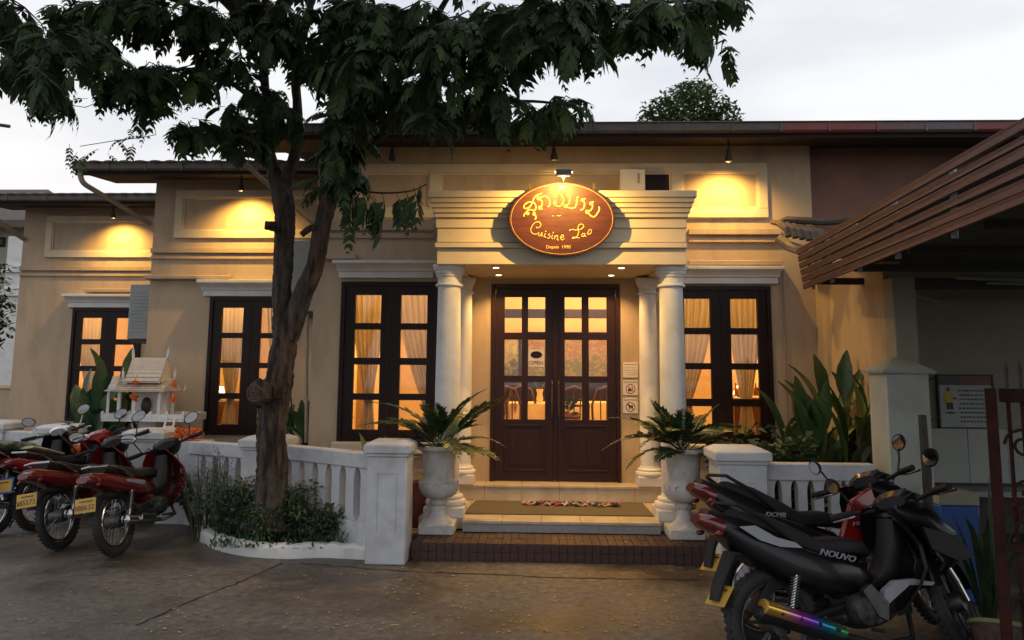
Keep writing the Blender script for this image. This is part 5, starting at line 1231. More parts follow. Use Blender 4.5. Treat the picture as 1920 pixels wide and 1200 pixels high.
for k in range(7):
    x = hx0+.03+k*.055; m = MB().lathe([(.014, 0), (.017, .02), (.008, .035), (.01, .05), (.002, .07)], (x, sy-.14-.03*(k % 2), zp+.001), 8)
    tag(m.build('figurine', M_['white']), 'tiny white figurine on the spirit house platform', 'figurine', 'offerings on the spirit house platform')
for i, (u, v, r_, lb) in enumerate(((253, 718, .034, 'upper left orange marigold garland on the spirit house'), (251, 746, .042, 'lower left orange marigold garland on the spirit house'), (327, 721, .034, 'upper right orange marigold garland on the spirit house'), (323, 748, .042, 'lower right orange marigold garland on the spirit house'))):
    p = at(u, v, sy-.2); m = MB()
    for k in range(14):
        m.sphere(p+Vector((q.uniform(-1, 1), q.uniform(-.6, .6), q.uniform(-1, 1)))*r_*.8, r_*.42, 7, 5)
    m.tube([p+Vector((0, 0, r_)), p+Vector((0, .03, r_+.06))], .004, 4); tag(m.build('marigold_garland', M_['orange']), lb, 'garland', 'marigold garlands on the spirit house')
p = at(352, 812, 8.25); m = MB(); q = random.Random(3)
for k in range(34): m.sphere(p+Vector((q.uniform(-.17, .14), q.uniform(-.08, .08), q.uniform(-.07, .02)+.03*math.cos(k))), q.uniform(.022, .038), 7, 5)
tag(m.build('marigold_heap', M_['orange']), 'heap of orange marigolds on the fence rail behind the red motorbike mirror', 'flowers')
p = at(345, 840, 8.2); o = thing('offering_stand', 'white stand under the orange marigold heap', 'stand', (p.x, 8.25, 0)); MB().box(p.x-.25, p.x+.25, 8.15, 8.4, 0, at(352, 826, 8.25).z).build('stand_block', M_['fence'], o, bevel=.01)

# ---------------------------------------------------------------- carport on the right
cp_ = thing('carport', 'dark roofed carport with red-brown slatted fascia, pale post and olive rear wall', 'carport', (4.2, 8.2, 0))
A0, A1 = at(1497, 468, 7.3), at(1511, 545, 7.3); B0, B1 = at(1920, 228, 2.86), at(1920, 392, 2.86)
zt_f, zb_f = A0.z, A1.z
ext = 1.35
def lerp(a, b_, t): return a+(b_-a)*t
ns_ = 6
for k in range(ns_):
    f0, f1 = k/ns_, (k+.80)/ns_
    a0, a1, b0, b1 = A0.lerp(A1, f0), A0.lerp(A1, f1), B0.lerp(B1, f0), B0.lerp(B1, f1)
    b0, b1 = a0.lerp(b0, ext), a1.lerp(b1, ext)
    qs = random.Random(k); b0 = b0+Vector((0, 0, qs.uniform(-.012, .012))); b1 = b1+Vector((0, 0, qs.uniform(-.012, .012)))
    d = (b0-a0).normalized(); nn = Vector((-d.y, d.x, 0)).normalized()*-.02
    m = MB(); m.add([a0, a1, b1, b0, a0+nn, a1+nn, b1+nn, b0+nn], [(0, 1, 2, 3), (7, 6, 5, 4), (0, 4, 5, 1), (1, 5, 6, 2), (2, 6, 7, 3), (3, 7, 4, 0)])
    m.build('slat', M_['slat'], cp_, smooth=0, bevel=.003)
m = MB()
for t in (.04, .22, .42, .62, .82, 1.02, 1.2):
    p0, p1 = A0.lerp(B0, t), A1.lerp(B1, t); d = (B0-A0).normalized(); nn = Vector((d.y, -d.x, 0)).normalized()
    sgn = 1 if nn.x > 0 else -1
    nn *= sgn
    m = MB(); m.tube([p0+nn*.04, p1+nn*.04], .018, 4); m.build('slat_bracket', M_['acgrey'], cp_)
cz = lambda y: 2.44+(y-7.3)*.012
zr = 2.50
m = MB(); F0, F1 = A0.lerp(B0, 0)+Vector((.06, 0, 0)), A0.lerp(B0, ext)+Vector((.06, 0, 0))
m.add([(F0.x, F0.y, F0.z-.1), (F1.x, F1.y, F1.z-.12), (9.5, F1.y, F1.z+.25), (9.5, F0.y, F0.z+.15), (F0.x, F0.y, F0.z-.07), (F1.x, F1.y, F1.z-.09), (9.5, F1.y, F1.z+.29), (9.5, F0.y, F0.z+.19)], [(0, 1, 2, 3), (7, 6, 5, 4), (0, 4, 5, 1), (1, 5, 6, 2), (2, 6, 7, 3), (3, 7, 4, 0)])
m.build('roof_sheet', M_['darkroof'], cp_, smooth=0)
MB().box(xR+.02, 9.5, 7.31, 8.64, F0.z-.02, F0.z+.02).build('roof_sheet', M_['darkroof'], cp_)
for k in range(6):
    y = 2.6+k*.95; MB().box(F0.x+.1 if y > 4 else 2.2, 9.4, y, y+.05, 2.44+.0*k, 2.50).build('purlin', M_['iron'], cp_)
MB().box(3.25, 9.4, 7.0, 7.08, 2.36, 2.46).build('beam', M_['iron'], cp_)
pa, pb = at(1790, 519, 6.9), at(1960, 527, 6.9); MB().tube([pa, pb], .022, 8).build('conduit', M_['acgrey'], cp_)
pa, pb = at(1850, 531, 6.85), at(1960, 533, 6.85); MB().tube([pa, pb], .012, 8).build('conduit', M_['silver'], cp_)
# boundary wall running to the street and its end post
bw = thing('boundary_wall', 'tan plastered wall running from the restaurant towards the street behind the broad leaved plant', 'wall', (3.1, 7.6, 0))
MB().box(xR+.001, xR+.16, 6.95, YM-.001, 0, 2.60).build('wall_body', M_['wall'], bw)
MB().box(xR+.0-.005, xR+.19, 6.76, 6.949, 0, 2.44).build('end_post', M_['acgrey'] if False else M_['olive'], bw, bevel=.01)
rw = thing('carport_rear_wall', 'olive plastered rear wall of the carport with pale tiled dado', 'wall', (5, 8.35, 0))
zd = Z(1800, 803, 8.3)
MB().box(xR+.17, 9.5, 8.32, 8.5, zd, 2.7).build('wall_body', M_['olive'], rw)
k = 0; x = xR+.17
while x < 6.2:
    MB().box(x+.002, x+.398, 8.30, 8.48, .5, zd-.003).build('dado_tile', M_['dado'], rw, bevel=.002); x += .4
MB().box(xR+.17, 9.5, 8.33, 8.49, 0, .498).build('wall_foot', M_['iron'], rw)
MB().box(6.2, 9.5, 8.31, 8.49, .5, zd-.002).build('dado', M_['dado'], rw)
MB().box(xR+.2, 9, 7.9, 8.31, .42, .47).build('counter_shelf', M_['acgrey'], rw)
# poster
a = px_rect(1760, 704, 1862, 801, 8.28)
po = tag(MB().box(a[0], a[1], 8.275, 8.30, a[2], a[3]).build('poster_board', mat('poster_paper', (.42, .44, .44), None, .6)), 'poster with a figure in a yellow shirt and lines of print on the carport wall', 'poster')
W_, H_ = a[1]-a[0], a[3]-a[2]; fpx = lambda p_, q_: (a[0]+W_*p_, a[3]-H_*q_)
m = MB(); m.box(a[0]-.01, a[1]+.01, 8.265, 8.301, a[3]-.012, a[3]+.01); m.box(a[0]-.01, a[0]+.008, 8.265, 8.301, a[2], a[3]-.013); m.box(a[0]-.01, a[1]+.01, 8.265, 8.301, a[2]-.012, a[2]); m.box(a[1]-.008, a[1]+.01, 8.265, 8.301, a[2], a[3]-.013); m.build('poster_frame', M_['iron'], po, world_co=False)
m = MB(); m.box(a[0]+.01, a[0]+W_*.40, 8.271, 8.2745, a[3]-H_*.19, a[3]-.014); m.build('header_dark', M_['darkroof'], po, world_co=False)
m = MB(); m.box(a[0]+W_*.402, a[1]-.01, 8.271, 8.2745, a[3]-H_*.19, a[3]-.014); m.build('header_brown', M_['skin'], po, world_co=False)
def pp(pts, m_, nme): MB().prism([fpx(*p_) for p_ in pts], 8.2705, 8.2735, 'Y').build(nme, M_[m_], po, world_co=False)
pp([(.10, .36), (.16, .32), (.22, .33), (.26, .40), (.25, .52), (.13, .53), (.10, .45)], 'yellow', 'shirt_print'); pp([(.13, .535), (.25, .525), (.26, .66), (.21, .66), (.195, .58), (.18, .66), (.14, .66)], 'ink', 'shorts_print')
pp([(.15, .24), (.18, .22), (.21, .25), (.21, .30), (.18, .32), (.15, .30)], 'skin', 'face_print'); pp([(.25, .41), (.33, .43), (.34, .46), (.25, .47)], 'skin', 'arm_print'); pp([(.08, .72), (.2, .70), (.34, .72), (.2, .75)], 'darkroof', 'shadow_print')
q = random.Random(17); m = MB()
for r_ in range(8):
    zz = .28+r_*.085; x = .38 if r_ not in (0, 4) else .36
    while x < .95:
        w_ = q.uniform(.02, .06); p0, p1 = fpx(x, zz), fpx(x+w_, zz+.028); m.box(p0[0], p1[0], 8.2705, 8.2735, p1[1], p0[1]); x += w_+q.uniform(.01, .03)
m.build('print_lines', M_['darkroof'], po, world_co=False)
# tiled stub eave where wing roof meets the boundary wall
te = thing('tiled_stub_roof', 'small eave with curled dark tile ends below the slatted fascia', 'eave', at(1500, 440, 8.1))
p0, p1 = at(1462, 418, 8.2), at(1600, 402, 7.6)
for k in range(9):
    u = 1466+k*12.5; y = 8.15-.03*k; p = at(u, 428+k*2.2, y)
    MB().tube([p+Vector((0, .28, .12)), p+Vector((-.0, .05, .06)), p+Vector((.02, -.10, -.03)), p+Vector((.028, -.13, -.11))], [.04, .042, .042, .036], 8, flat=.8).build('ridge_tile' if False else 'tile', M_['tile'], te)
m = MB(); pa, pb = at(1458, 447, 8.2), at(1580, 494, 7.7); m.tube([pa, at(1480, 462, 8.15), pb], [.05, .055, .055], 8); m.build('eave_moulding', M_['wall'], te)
m = MB(); m.tube([at(1455, 420, 8.25), at(1475, 412, 8.2), at(1545, 416, 8.0), at(1640, 408, 7.7)], [.03, .04, .04, .04], 8); m.build('ridge_cap', M_['tile'], te)

# blue bin, leaning pole, gate
bx, by = X(1784, 1000, 5.95), 5.95
bb = thing('blue_bin', 'blue upright box with a pale slab on top beside the black motorbike', 'bin', (bx, by, 0))
zt = Z(1784, 948, by-.14); MB().taper((bx, by), 0, zt, .125, .13, .14, .14).build('bin_body', M_['blue'], bb, bevel=.012)
MB().box(bx-.142, bx+.14, by-.142, by+.14, zt+.001, zt+.085).build('slab', M_['olive'], bb, bevel=.006)
ptop, pbot = at(1729, 778, 5.5), at(1752, 1080, 5.35); MBp = MB().tube([(pbot.x, pbot.y, 0), ptop], [.035, .028], 8)
tag(MBp.build('leaning_pole', M_['iron']), 'dark pole standing beside the white gate pillar', 'pole')
gx0 = X(1868, 900, 4.15); gy = 4.15
ga = thing('iron_gate', 'open dark red wrought iron gate with scrolls at the right edge', 'gate', (gx0, gy, 0), (0, 0, R(-28)))
zg = Z(1868, 728, gy); gw = 1.1
m = MB(); m.box(-.026, .026, -.025, .025, .08, zg).build('stile', M_['gate'], ga, world_co=False, bevel=.004)
MB().box(gw-.035, gw+.035, -.03, .03, .08, zg).build('stile', M_['gate'], ga, world_co=False, bevel=.004)
MB().box(.036, gw-.036, -.025, .025, zg-.07, zg-.001).build('top_rail', M_['gate'], ga, world_co=False, bevel=.004)
MB().box(.036, gw-.036, -.02, .02, .15, .2).build('lower_rail', M_['gate'], ga, world_co=False); MB().box(.036, gw-.036, -.02, .02, .72, .76).build('middle_rail', M_['gate'], ga, world_co=False)
for k in range(17):
    x = .075+k*.06; MB().tube([(x, 0, .201), (x, 0, .719)], .011, 6).build('bar', M_['gate'], ga, world_co=False)
    MB().tube([(x, 0, .761), (x+.0, 0, zg-.071)], .011, 6).build('bar', M_['gate'], ga, world_co=False)
    MB().tube([(x, 0, zg), (x, 0, zg+.10), (x, 0, zg+.14)], [.008, .012, .001], 6).build('spike', M_['iron'], ga, world_co=False)
for k in range(6):
    for zc, s_ in ((1.0, 1), (.45, -1), (1.25, -1), (.9, -1)):
        x = .13+k*.17; m = MB(); pts = []
        for i in range(22): t = i/21*9.5; r_ = .085*(1-i/26); pts.append((x+r_*math.cos(t)*s_, -.018, zc+r_*math.sin(t)))
        m.tube(pts, .008, 5); m.build('scroll', M_['gate'], ga, world_co=False)
m = MB()
for k in range(13):
    a_ = math.pi*(k/12); m.tube([(.42, 0, zg+.01), (.42+.24*math.cos(a_), 0, zg+.02+.24*math.sin(a_))], [.008, .004], 5)
m.build('sunburst', M_['acgrey'], ga, world_co=False)
# plants and a basin in the lower right corner
p = G(1880, 1190); p = Vector((X(1888, 1150, 4.45), 4.45, 0)); o = thing('round_clay_basin', 'round clay basin with pale yellow-green rim at the lower right corner', 'basin', p, (R(-20), R(14), 0))
MB().lathe([(.09, 0), (.15, .10), (.19, .23), (.2, .24), (.185, .24), (.14, .10), (.01, .05)], (0, 0, 0), 28).build('bowl', M_['cutwood'], o, world_co=False)
MB().torus((0, 0, .24), .192, .013, 32, 8, 'Z').build('rim', mat('basin_rim', (.33, .33, .14), (.2, .22, .1), .6), o, world_co=False)
blade_thing('strap_leaf_plant', 'arching strap leaves growing below the red gate', 'plant', (X(1868, 1100, 5.0), 5.1, 0), 22, (.7, 1.15), (.025, .045), .55, random.Random(19), matn='shrub', up=.02)
tag(MB().sphere((p.x+.12, 4.2, .0), .16, 14, 8, (1.1, .9, .6)).build('stone', M_['cutwood']), 'rounded brownish stone beside the clay basin', 'stone')

# ---------------------------------------------------------------- distance
hy = 26
nh = thing('neighbour_house', 'distant pale house with white columns and tiled roof left of the restaurant', 'building', (X(10, 600, hy), hy, 0))
hp = lambda u, v, Y=hy: at(u, v, Y)
xa, xb = X(-220, 600, hy), X(44, 600, hy)
MB().box(xa, xb-.3, hy, hy+6, 0, Z(0, 405, hy)).build('wall', M_['housewall'], nh)
a = MB(); zr0, zr1 = Z(0, 412, hy-1), Z(0, 385, hy)
a.add([(xa, hy-1, zr0), (xb+.7, hy-1, zr0), (xb-1.5, hy+3, zr0+2.0), (xa, hy+3, zr0+2.0), (xa, hy-1, zr0-.25), (xb+.7, hy-1, zr0-.25), (xb+.7, hy+7, zr0-.25), (xb+.7, hy+7, zr0)], [(0, 1, 2, 3), (4, 5, 1, 0), (1, 7, 2), (5, 6, 7, 1)]); a.build('roof', M_['tile'], nh, smooth=0)
for u, v0, v1 in ((30, 445, 500), (25, 500, 560), (17, 560, 618)):
    pass
for u in (24, -60, -140):
    x = X(u, 600, hy-.8); c_ = MB().box(x-.25, x+.25, hy-1, hy-.6, 0, Z(u, 445, hy-.8)); c_.box(x-.35, x+.35, hy-1.1, hy-.5, Z(u, 556, hy-.8), Z(u, 543, hy-.8)); c_.box(x-.35, x+.35, hy-1.1, hy-.5, Z(u, 512, hy-.8), Z(u, 500, hy-.8)); c_.build('column', M_['white'], nh)
MB().box(xa, xb-.3, hy-1.0, hy-.01, Z(0, 625, hy-.8), Z(0, 610, hy-.8)).build('balcony_slab', M_['white'], nh)
for u0, v0, u1, v1 in ((-8, 445, 10, 463), (-8, 640, 12, 700)):
    a = px_rect(u0, v0, u1, v1, hy-.02); w = MB().box(a[0], a[1], hy-.04, hy+.02, a[2], a[3]).build('window', M_['wood'], nh); MB().box(a[0]+.08, a[1]-.08, hy-.05, hy-.041, a[2]+.08, a[3]-.08).build('pane', M_['darkroof'], w)
yw_ = 15.0; lw = thing('yard_wall', 'low plain cream wall behind the fence at the left edge', 'wall', (X(0, 760, yw_), yw_, 0))
MB().box(X(-260, 760, yw_), X(19, 760, yw_), yw_, yw_+.2, 0, Z(10, 728, yw_)).build('wall_body', M_['wall'], lw)
MB().box(X(-260, 760, yw_), X(19, 760, yw_), yw_-.04, yw_+.24, Z(10, 728, yw_)+.001, Z(10, 722, yw_)).build('coping', M_['trim'], lw)
def leafball_tree(name, label, x, y, h, blobs, n, size, seed, matn, trunk_r=.18, group=None):
    q = random.Random(seed); o = thing(name, label, 'tree', (x, y, 0), group=group)
    MB().tube([(x, y, 0), (x+.1, y, h*.4), (x, y, h*.75), (x+.1, y, h*.92)], [trunk_r, trunk_r*.8, trunk_r*.5, trunk_r*.2], 8).build('trunk', M_['bark'], o)
    br = MB(); lf = MB()
    for bx_, bz, rx, rz in blobs:
        br.tube([(x, y, h*.5), (x+(bx_-x)*.5, y, (h*.5+bz)/2+.2), (bx_, y, bz)], [trunk_r*.4, trunk_r*.25, .02], 5)
        for k in range(int(n*rx*rz)):
            while True:
                d = Vector((q.uniform(-1, 1), q.uniform(-1, 1), q.uniform(-1, 1)))
                if .35 < d.length < 1: break
            p = Vector((bx_+d.x*rx, y+d.y*rx, bz+d.z*rz)); a = q.uniform(0, 6.28); e = q.uniform(-1, .4); dd = Vector((math.cos(a)*math.cos(e), math.sin(a)*math.cos(e), math.sin(e))); s_ = dd.cross(Vector((q.uniform(-.5, .5), 0, 1))).normalized(); l = size*q.uniform(.6, 1.3)
            lf.add([p, p+dd*l*.5+s_*l*.22, p+dd*l, p+dd*l*.5-s_*l*.22], [(0, 1, 2, 3)])
    br.build('branch', M_['bark'], o); tag(lf.build('crown', M_[matn], o, smooth=0), kind='stuff')
ty = 20; P = lambda u, v: at(u, v, ty)
bl = []
for u, v, ru, rv in ((1295, 200, 70, 46), (1240, 215, 45, 34), (1350, 218, 42, 30), (1300, 172, 40, 24), (1270, 240, 80, 40), (1340, 250, 50, 40)):
    p = P(u, v); bl.append((p.x, p.z, ru*ty/FPX, rv*ty/FPX))
leafball_tree('roadside_tree', 'rounded green tree top rising above the gutter of the main roof', P(1295, 300).x, ty, P(1295, 200).z, bl, 2600, .16, 4, 'leaf2')
ty = 18; bl = []
for u, v, ru, rv in ((-10, 560, 32, 46), (-14, 610, 36, 50), (-20, 520, 30, 30), (0, 500, 22, 8)):
    p = at(u, v, ty); bl.append((p.x, p.z, ru*ty/FPX, rv*ty/FPX))
leafball_tree('garden_tree', 'dark leafy tree at the left edge before the distant house', at(-20, 600, ty).x, ty, at(0, 560, ty).z, bl, 900, .2, 5, 'leaf')
tag(MB().tube([at(-60, 226, 14), at(18, 237, 14)], .035, 6).build('utility_cable', M_['iron']), 'dark overhead cable end against the sky at the left edge', 'cable')
# ---------------------------------------------------------------- motorbikes
GLY = {'ko': [[(-.3, -.5), (-.3, .3), (0, .5), (.3, .3), (.3, -.5)]], 'bo': [[(-.3, .5), (-.3, -.4), (.3, -.4), (.3, .5)]], 'ho': [[(-.35, .4), (-.2, .1), (-.2, -.5), (.05, -.1), (.3, -.5), (.3, .4)]]}
def stick(P, r, n=8): return MB().tube(P, r, n)
def wheel(root, x, r, style, steer=None, z=None):
    z = z if z is not None else r
    T_ = Matrix.Identity(4)
    if steer: 
        c, ang = steer; T_ = Matrix.Translation(c) @ Matrix.Rotation(R(-26), 4, 'Y') @ Matrix.Rotation(ang, 4, 'Z') @ Matrix.Rotation(R(26), 4, 'Y') @ Matrix.Translation(-Vector(c))
    def bd(mb, name, m, par, sm=35):
        mb.v = [tuple(T_ @ Vector(v)) for v in mb.v]; return mb.build(name, M_[m], par, world_co=False, smooth=sm)
    c = (x, 0, z)
    tw_ = .042 if style == 'cast' else .035
    ty_ = MB().torus(c, r-tw_, tw_, 48, 12, 'Y', .85)
    w = bd(ty_, 'wheel', 'tyre', root)
    tr_ = MB(); nt = 44
    for k in range(nt):
        a = 2*math.pi*k/nt
        for sg in (-1, 1):
            Mx = Matrix.Translation(c) @ Matrix.Rotation(-a, 4, 'Y') @ Matrix.Translation((r-.004, sg*.014, 0)) @ Matrix.Rotation(sg*.5, 4, 'X'); tr_.box(-.004, .0025, -.014, .014, -.009, .009, Mx)
    bd(tr_, 'tread', 'tyre', w, 0)
    rm_ = 'chrome' if style == 'wire' else 'dullmetal'
    rim = MB().torus(c, r-.084, .011, 48, 8, 'Y', 1.7); bd(rim, 'rim', rm_, w)
    sp = MB()
    if style == 'wire':
        for k in range(28):
            a = 2*math.pi*k/28; b_ = a+(.35 if k % 2 else -.35); s_ = .025 if (k//2) % 2 else -.025
            sp.tube([(x+math.cos(b_)*.045, s_, z+math.sin(b_)*.045), (x+math.cos(a)*(r-.088), 0, z+math.sin(a)*(r-.088))], .0018, 4, cap=False)
    else:
        for k in range(5):
            a = 2*math.pi*k/5+.3
            for da in (-.12, .12):
                sp.tube([(x+math.cos(a)*.04, 0, z+math.sin(a)*.04), (x+math.cos(a+da*1.4)*(r*.5), 0, z+math.sin(a+da*1.4)*(r*.5)), (x+math.cos(a+da*.9)*(r-.088), 0, z+math.sin(a+da*.9)*(r-.088))], [.012, .009, .009], 6)
    bd(sp, 'spokes', rm_, w)
    hb = MB().lathe([(.02, -.07), (.05, -.065), (.055, -.02), (.055, .02), (.05, .065), (.02, .07)], c, 20, 'Y'); bd(hb, 'hub', 'dullmetal', w)
def motorbike(label, loc, heading, lean, steer, S):
    root = thing('motorbike', label, 'motorbike', loc, (0, 0, 0), S.get('group'))
    root.rotation_mode = 'XYZ'
    root.matrix_world = Matrix.Translation(loc) @ Matrix.Rotation(heading, 4, 'Z') @ Matrix.Rotation(-lean, 4, 'X')
    drop = S.get('drop', 0)
    def low(mb):
        if drop: mb.v = [(v[0], v[1], v[2]-drop*min(1, max(0, (v[2]-.36)/.25))) for v in mb.v]
    def B(mb, name, m, par=root, **k):
        if 'plate' not in name: low(mb)
        return mb.build(name, M_[m], par, world_co=False, **k)
    body, wb, r = S['body'], 1.22, .285
    wheel(root, 0, r, S['rim'])
    piv = (wb-.10, 0, r+.28); steer_t = (piv, steer); wheel(root, wb, r, S['rim'], steer_t)
    Ts = Matrix.Translation(piv) @ Matrix.Rotation(R(-26), 4, 'Y') @ Matrix.Rotation(steer, 4, 'Z') @ Matrix.Rotation(R(26), 4, 'Y') @ Matrix.Translation(-Vector(piv))
    Tw = Matrix.Translation(piv) @ Matrix.Rotation(steer, 4, 'Z') @ Matrix.Translation(-Vector(piv))
    def Bs(mb, name, m, par=root, T_=None, **k):
        T_ = T_ or Ts; low(mb) if not name.startswith('front_fender') else None; mb.v = [tuple(T_ @ Vector(v)) for v in mb.v]; return mb.build(name, M_[m], par, world_co=False, **k)
    # front fork, fender
    for s in (-1, 1):
        Bs(MB().tube([(wb, s*.075, r), (wb-.05, s*.075, r+.13), (wb-.15, s*.07, r+.36)], [.024, .024, .017], 10), 'fork_leg', 'dullmetal' if S['rim'] == 'wire' else 'chrome')
    fd = MB(); vs = []; fs = []
    N = 16
    for i in range(N+1):
        a = R(10+150*i/N); rr = r+.03
        for j in range(7):
            t = -1+j/3; vs.append((wb+math.cos(a)*(rr-.03*t*t), t*.062, r+math.sin(a)*(rr-.03*t*t)))
    for i in range(N):
        for j in range(6): fs.append((i*7+j, i*7+j+1, (i+1)*7+j+1, (i+1)*7+j))
    fd.add(vs, fs); Bs(fd, 'front_fender', body if S.get('fender_body') else 'black')
    # headlight and handlebar cowl
    hb = wb-.31; hz = .89
    cow = MB().loft([(hb+.17, hz-.06, .05, .03), (hb+.15, hz-.03, .10, .06), (hb+.07, hz+.02, .135, .08), (hb-.02, hz+.04, .125, .065), (hb-.07, hz+.035, .08, .035)], 16, 2.3)
    cw_ = Bs(cow, 'handlebar_cowl', S.get('cowl', 'black'))
    Bs(MB().sphere((hb+.145, 0, hz-.03), .06, 14, 8, (.6, 1.35, .9)), 'headlight', 'silver')
    Bs(MB().loft([(hb-.055, hz+.055, .075, .006), (hb+.02, hz+.10, .085, .006)], 12, 3), 'instrument_panel', 'silver' if S.get('shiny_dash') else 'black', cw_)
    bar = MB().tube([(hb-.14, .33, hz+.03), (hb-.06, .24, hz+.035), (hb-.0, .10, hz+.02), (hb-.0, -.10, hz+.02), (hb-.06, -.24, hz+.035), (hb-.14, -.33, hz+.03)], .013, 8)
    hbar = Bs(bar, 'handlebar', 'black')
    for s in (-1, 1):
        Bs(MB().tube([(hb-.065, s*.235, hz+.036), (hb-.15, s*.345, hz+.03)], [.019, .02], 10), 'grip', 'black', hbar)
        Bs(MB().tube([(hb-.04, s*.20, hz+.03), (hb+.0, s*.25, hz+.02), (hb-.08, s*.36, hz+.015)], [.006, .006, .008], 6), 'brake_lever', 'chrome', hbar)
        mz = hz+.20
        Bs(MB().tube([(hb-.05, s*.22, hz+.045), (hb-.03, s*.25, hz+.12), (hb-.04, s*.27, mz-.02)], .0065, 6), 'mirror_stalk', 'black' if not S.get('chrome_stalk') else 'chrome')
        mc = Vector((hb-.045, s*.295, mz+.015)); tl_ = Matrix.Translation(mc) @ Matrix.Rotation(R(S.get('myaw', 0)), 4, 'Z') @ Matrix.Rotation(R(S.get('mroll', 18)*s), 4, 'X') @ Matrix.Rotation(R(-S.get('mtilt', 8)), 4, 'Y')
        sh_ = MB().lathe([(.002, .022), (.04, .016), (.058, 0), (.061, -.012), (.055, -.012), (.05, -.008), (.001, -.008)], (0, 0, 0), 24, 'X', Matrix.Identity(4))
        sh_.v = [tuple(tl_ @ Vector((p[0], p[1]*1.25, p[2]*.80))) for p in sh_.v]
        mr_ = Bs(sh_, 'mirror', 'black')
        gl = MB().lathe([(.001, -.0125), (.053, -.0125), (.053, -.010)], (0, 0, 0), 24, 'X'); gl.v = [tuple(tl_ @ Vector((p[0], p[1]*1.25, p[2]*.80))) for p in gl.v]; Bs(gl, 'mirror_glass', 'mirror', mr_)
    for s in (-1, 1):
        Bs(MB().tube([(hb-.03, s*.2, hz+.03), (hb+.1, s*.17, hz+.07), (hb+.13, s*.07, hz-.02), (wb-.17, s*.05, .62)], .0045, 5), 'brake_cable', 'black', hbar)
    # leg shield (wide curved panel) and centre tunnel
    ls = MB(); vs = []; fs = []
    prof = [(wb-.30, .90, .09), (wb-.26, .80, .17), (wb-.21, .70, .215), (wb-.20, .58, .22), (wb-.24, .46, .20), (wb-.31, .34, .165), (wb-.36, .28, .14)]
    for i, (x, z, w) in enumerate(prof):
        for j in range(11):
            t = -1+j/5; vs.append((x-.13*t*t+(.05 if abs(t) < .3 else 0), w*t, z+.02*(1-t*t)))
    for i in range(len(prof)-1):
        for j in range(10): fs.append((i*11+j, i*11+j+1, (i+1)*11+j+1, (i+1)*11+j))
    nv = len(vs); vs += [(v[0]-.018, v[1]*.97, v[2]) for v in vs]; fs += [tuple(nv+k for k in reversed(f)) for f in list(fs)]
    rim_idx = [(i*11, (i+1)*11) for i in range(len(prof)-1)]+[((i+1)*11+10, i*11+10) for i in range(len(prof)-1)]+[(j+1, j) for j in range(10)]+[((len(prof)-1)*11+j, (len(prof)-1)*11+j+1) for j in range(10)]
    fs += [(a, b_, b_+nv, a+nv) for a, b_ in rim_idx]
    ls.add(vs, fs); lsh = B(ls, 'leg_shield', body, smooth=50)
    B(MB().loft([(wb-.34, .84, .07, .05), (wb-.36, .70, .075, .06), (wb-.42, .56, .07, .07), (wb-.52, .47, .06, .06), (wb-.66, .50, .07, .05)], 14, 3), 'inner_tunnel', 'black')
    if S.get('badge'):
        B(MB().lathe([(.001, -.004), (.032, -.004), (.032, 0)], (wb-.30, -.165, .66), 18, 'Y'), 'round_emblem', 'silver', lsh)
    # main side bodies and tail
    z_ = S.get('kick', 0)
    bd_ = MB().loft([(wb-.62, .50, .06, .06), (wb-.72, .55, .105, .09), (.30, .60, .125, .10), (.12, .66+z_*.3, .13, .09), (-.08, .71+z_*.7, .12, .075), (-.26, .76+z_, .085, .055), (-.36, .79+z_*1.2, .05, .03)], 18, 3)
    if S.get('kick'): bd_ = MB().loft([(wb-.60, .47, .07, .08), (wb-.72, .53, .115, .12), (.30, .57, .135, .135), (.10, .62+z_*.3, .138, .12), (-.10, .69+z_*.7, .12, .095), (-.26, .755+z_, .085, .06), (-.36, .79+z_*1.2, .05, .03)], 18, 4)
    by_ = B(bd_, 'body_panel', body)
    if S.get('kick'):
        B(MB().loft([(wb-.36, .90, .10, .05), (wb-.20, .84, .16, .09), (wb-.06, .73, .17, .10), (wb-.02, .60, .13, .08), (wb-.08, .50, .08, .05)], 16, 2.6), 'front_fairing', body)
        for s in (-1, 1): B(MB().prism([(wb-.28, .80), (wb-.05, .74), (wb+.06, .62), (wb-.06, .60), (wb-.24, .68)], s*.165, s*.185, 'Y'), 'fairing_wing', 'black')
    B(MB().loft([(wb-.36, .36, .06, .05), (wb-.5, .30, .075, .06), (wb-.66, .38, .07, .09), (.42, .50, .07, .08)], 12, 3), 'lower_frame', S.get('low', body))
    B(MB().loft([(wb-.56, .665, .05, .02), (wb-.62, .70, .09, .04), (.46, .72, .125, .05), (.28, .725, .125, .05), (.14, .75+z_*.3, .125, .055), (-.04, .80+z_*.6, .115, .05), (-.18, .825+z_*.8, .07, .03)], 16, 3.2), 'seat', 'seat')
    gr = MB().tube([(.10, -.135, .72+z_*.4), (-.06, -.145, .80+z_*.7), (-.22, -.11, .855+z_), (-.27, 0, .865+z_), (-.22, .11, .855+z_), (-.06, .145, .80+z_*.7), (.10, .135, .72+z_*.4)], .011, 8); B(gr, 'grab_rail', S.get('rail', 'chrome'))
    B(MB().loft([(-.28, .745+z_, .085, .05), (-.36, .765+z_*1.1, .08, .045), (-.41, .77+z_*1.2, .05, .025)], 14, 2.4), 'tail_light', 'redlens')
    for s in (-1, 1): B(MB().sphere((-.33, s*.09, .715+z_), .02, 10, 6, (1.4, .8, .8)), 'indicator', 'redlens')
    # rear fender and number plate
    B(MB().loft([(-.06, .58+z_, .06, .02), (-.22, .60+z_, .055, .02), (-.31, .50+z_*.6, .045, .015), (-.345, .42+z_*.3, .04, .012)], 10, 4), 'rear_fender', 'black')
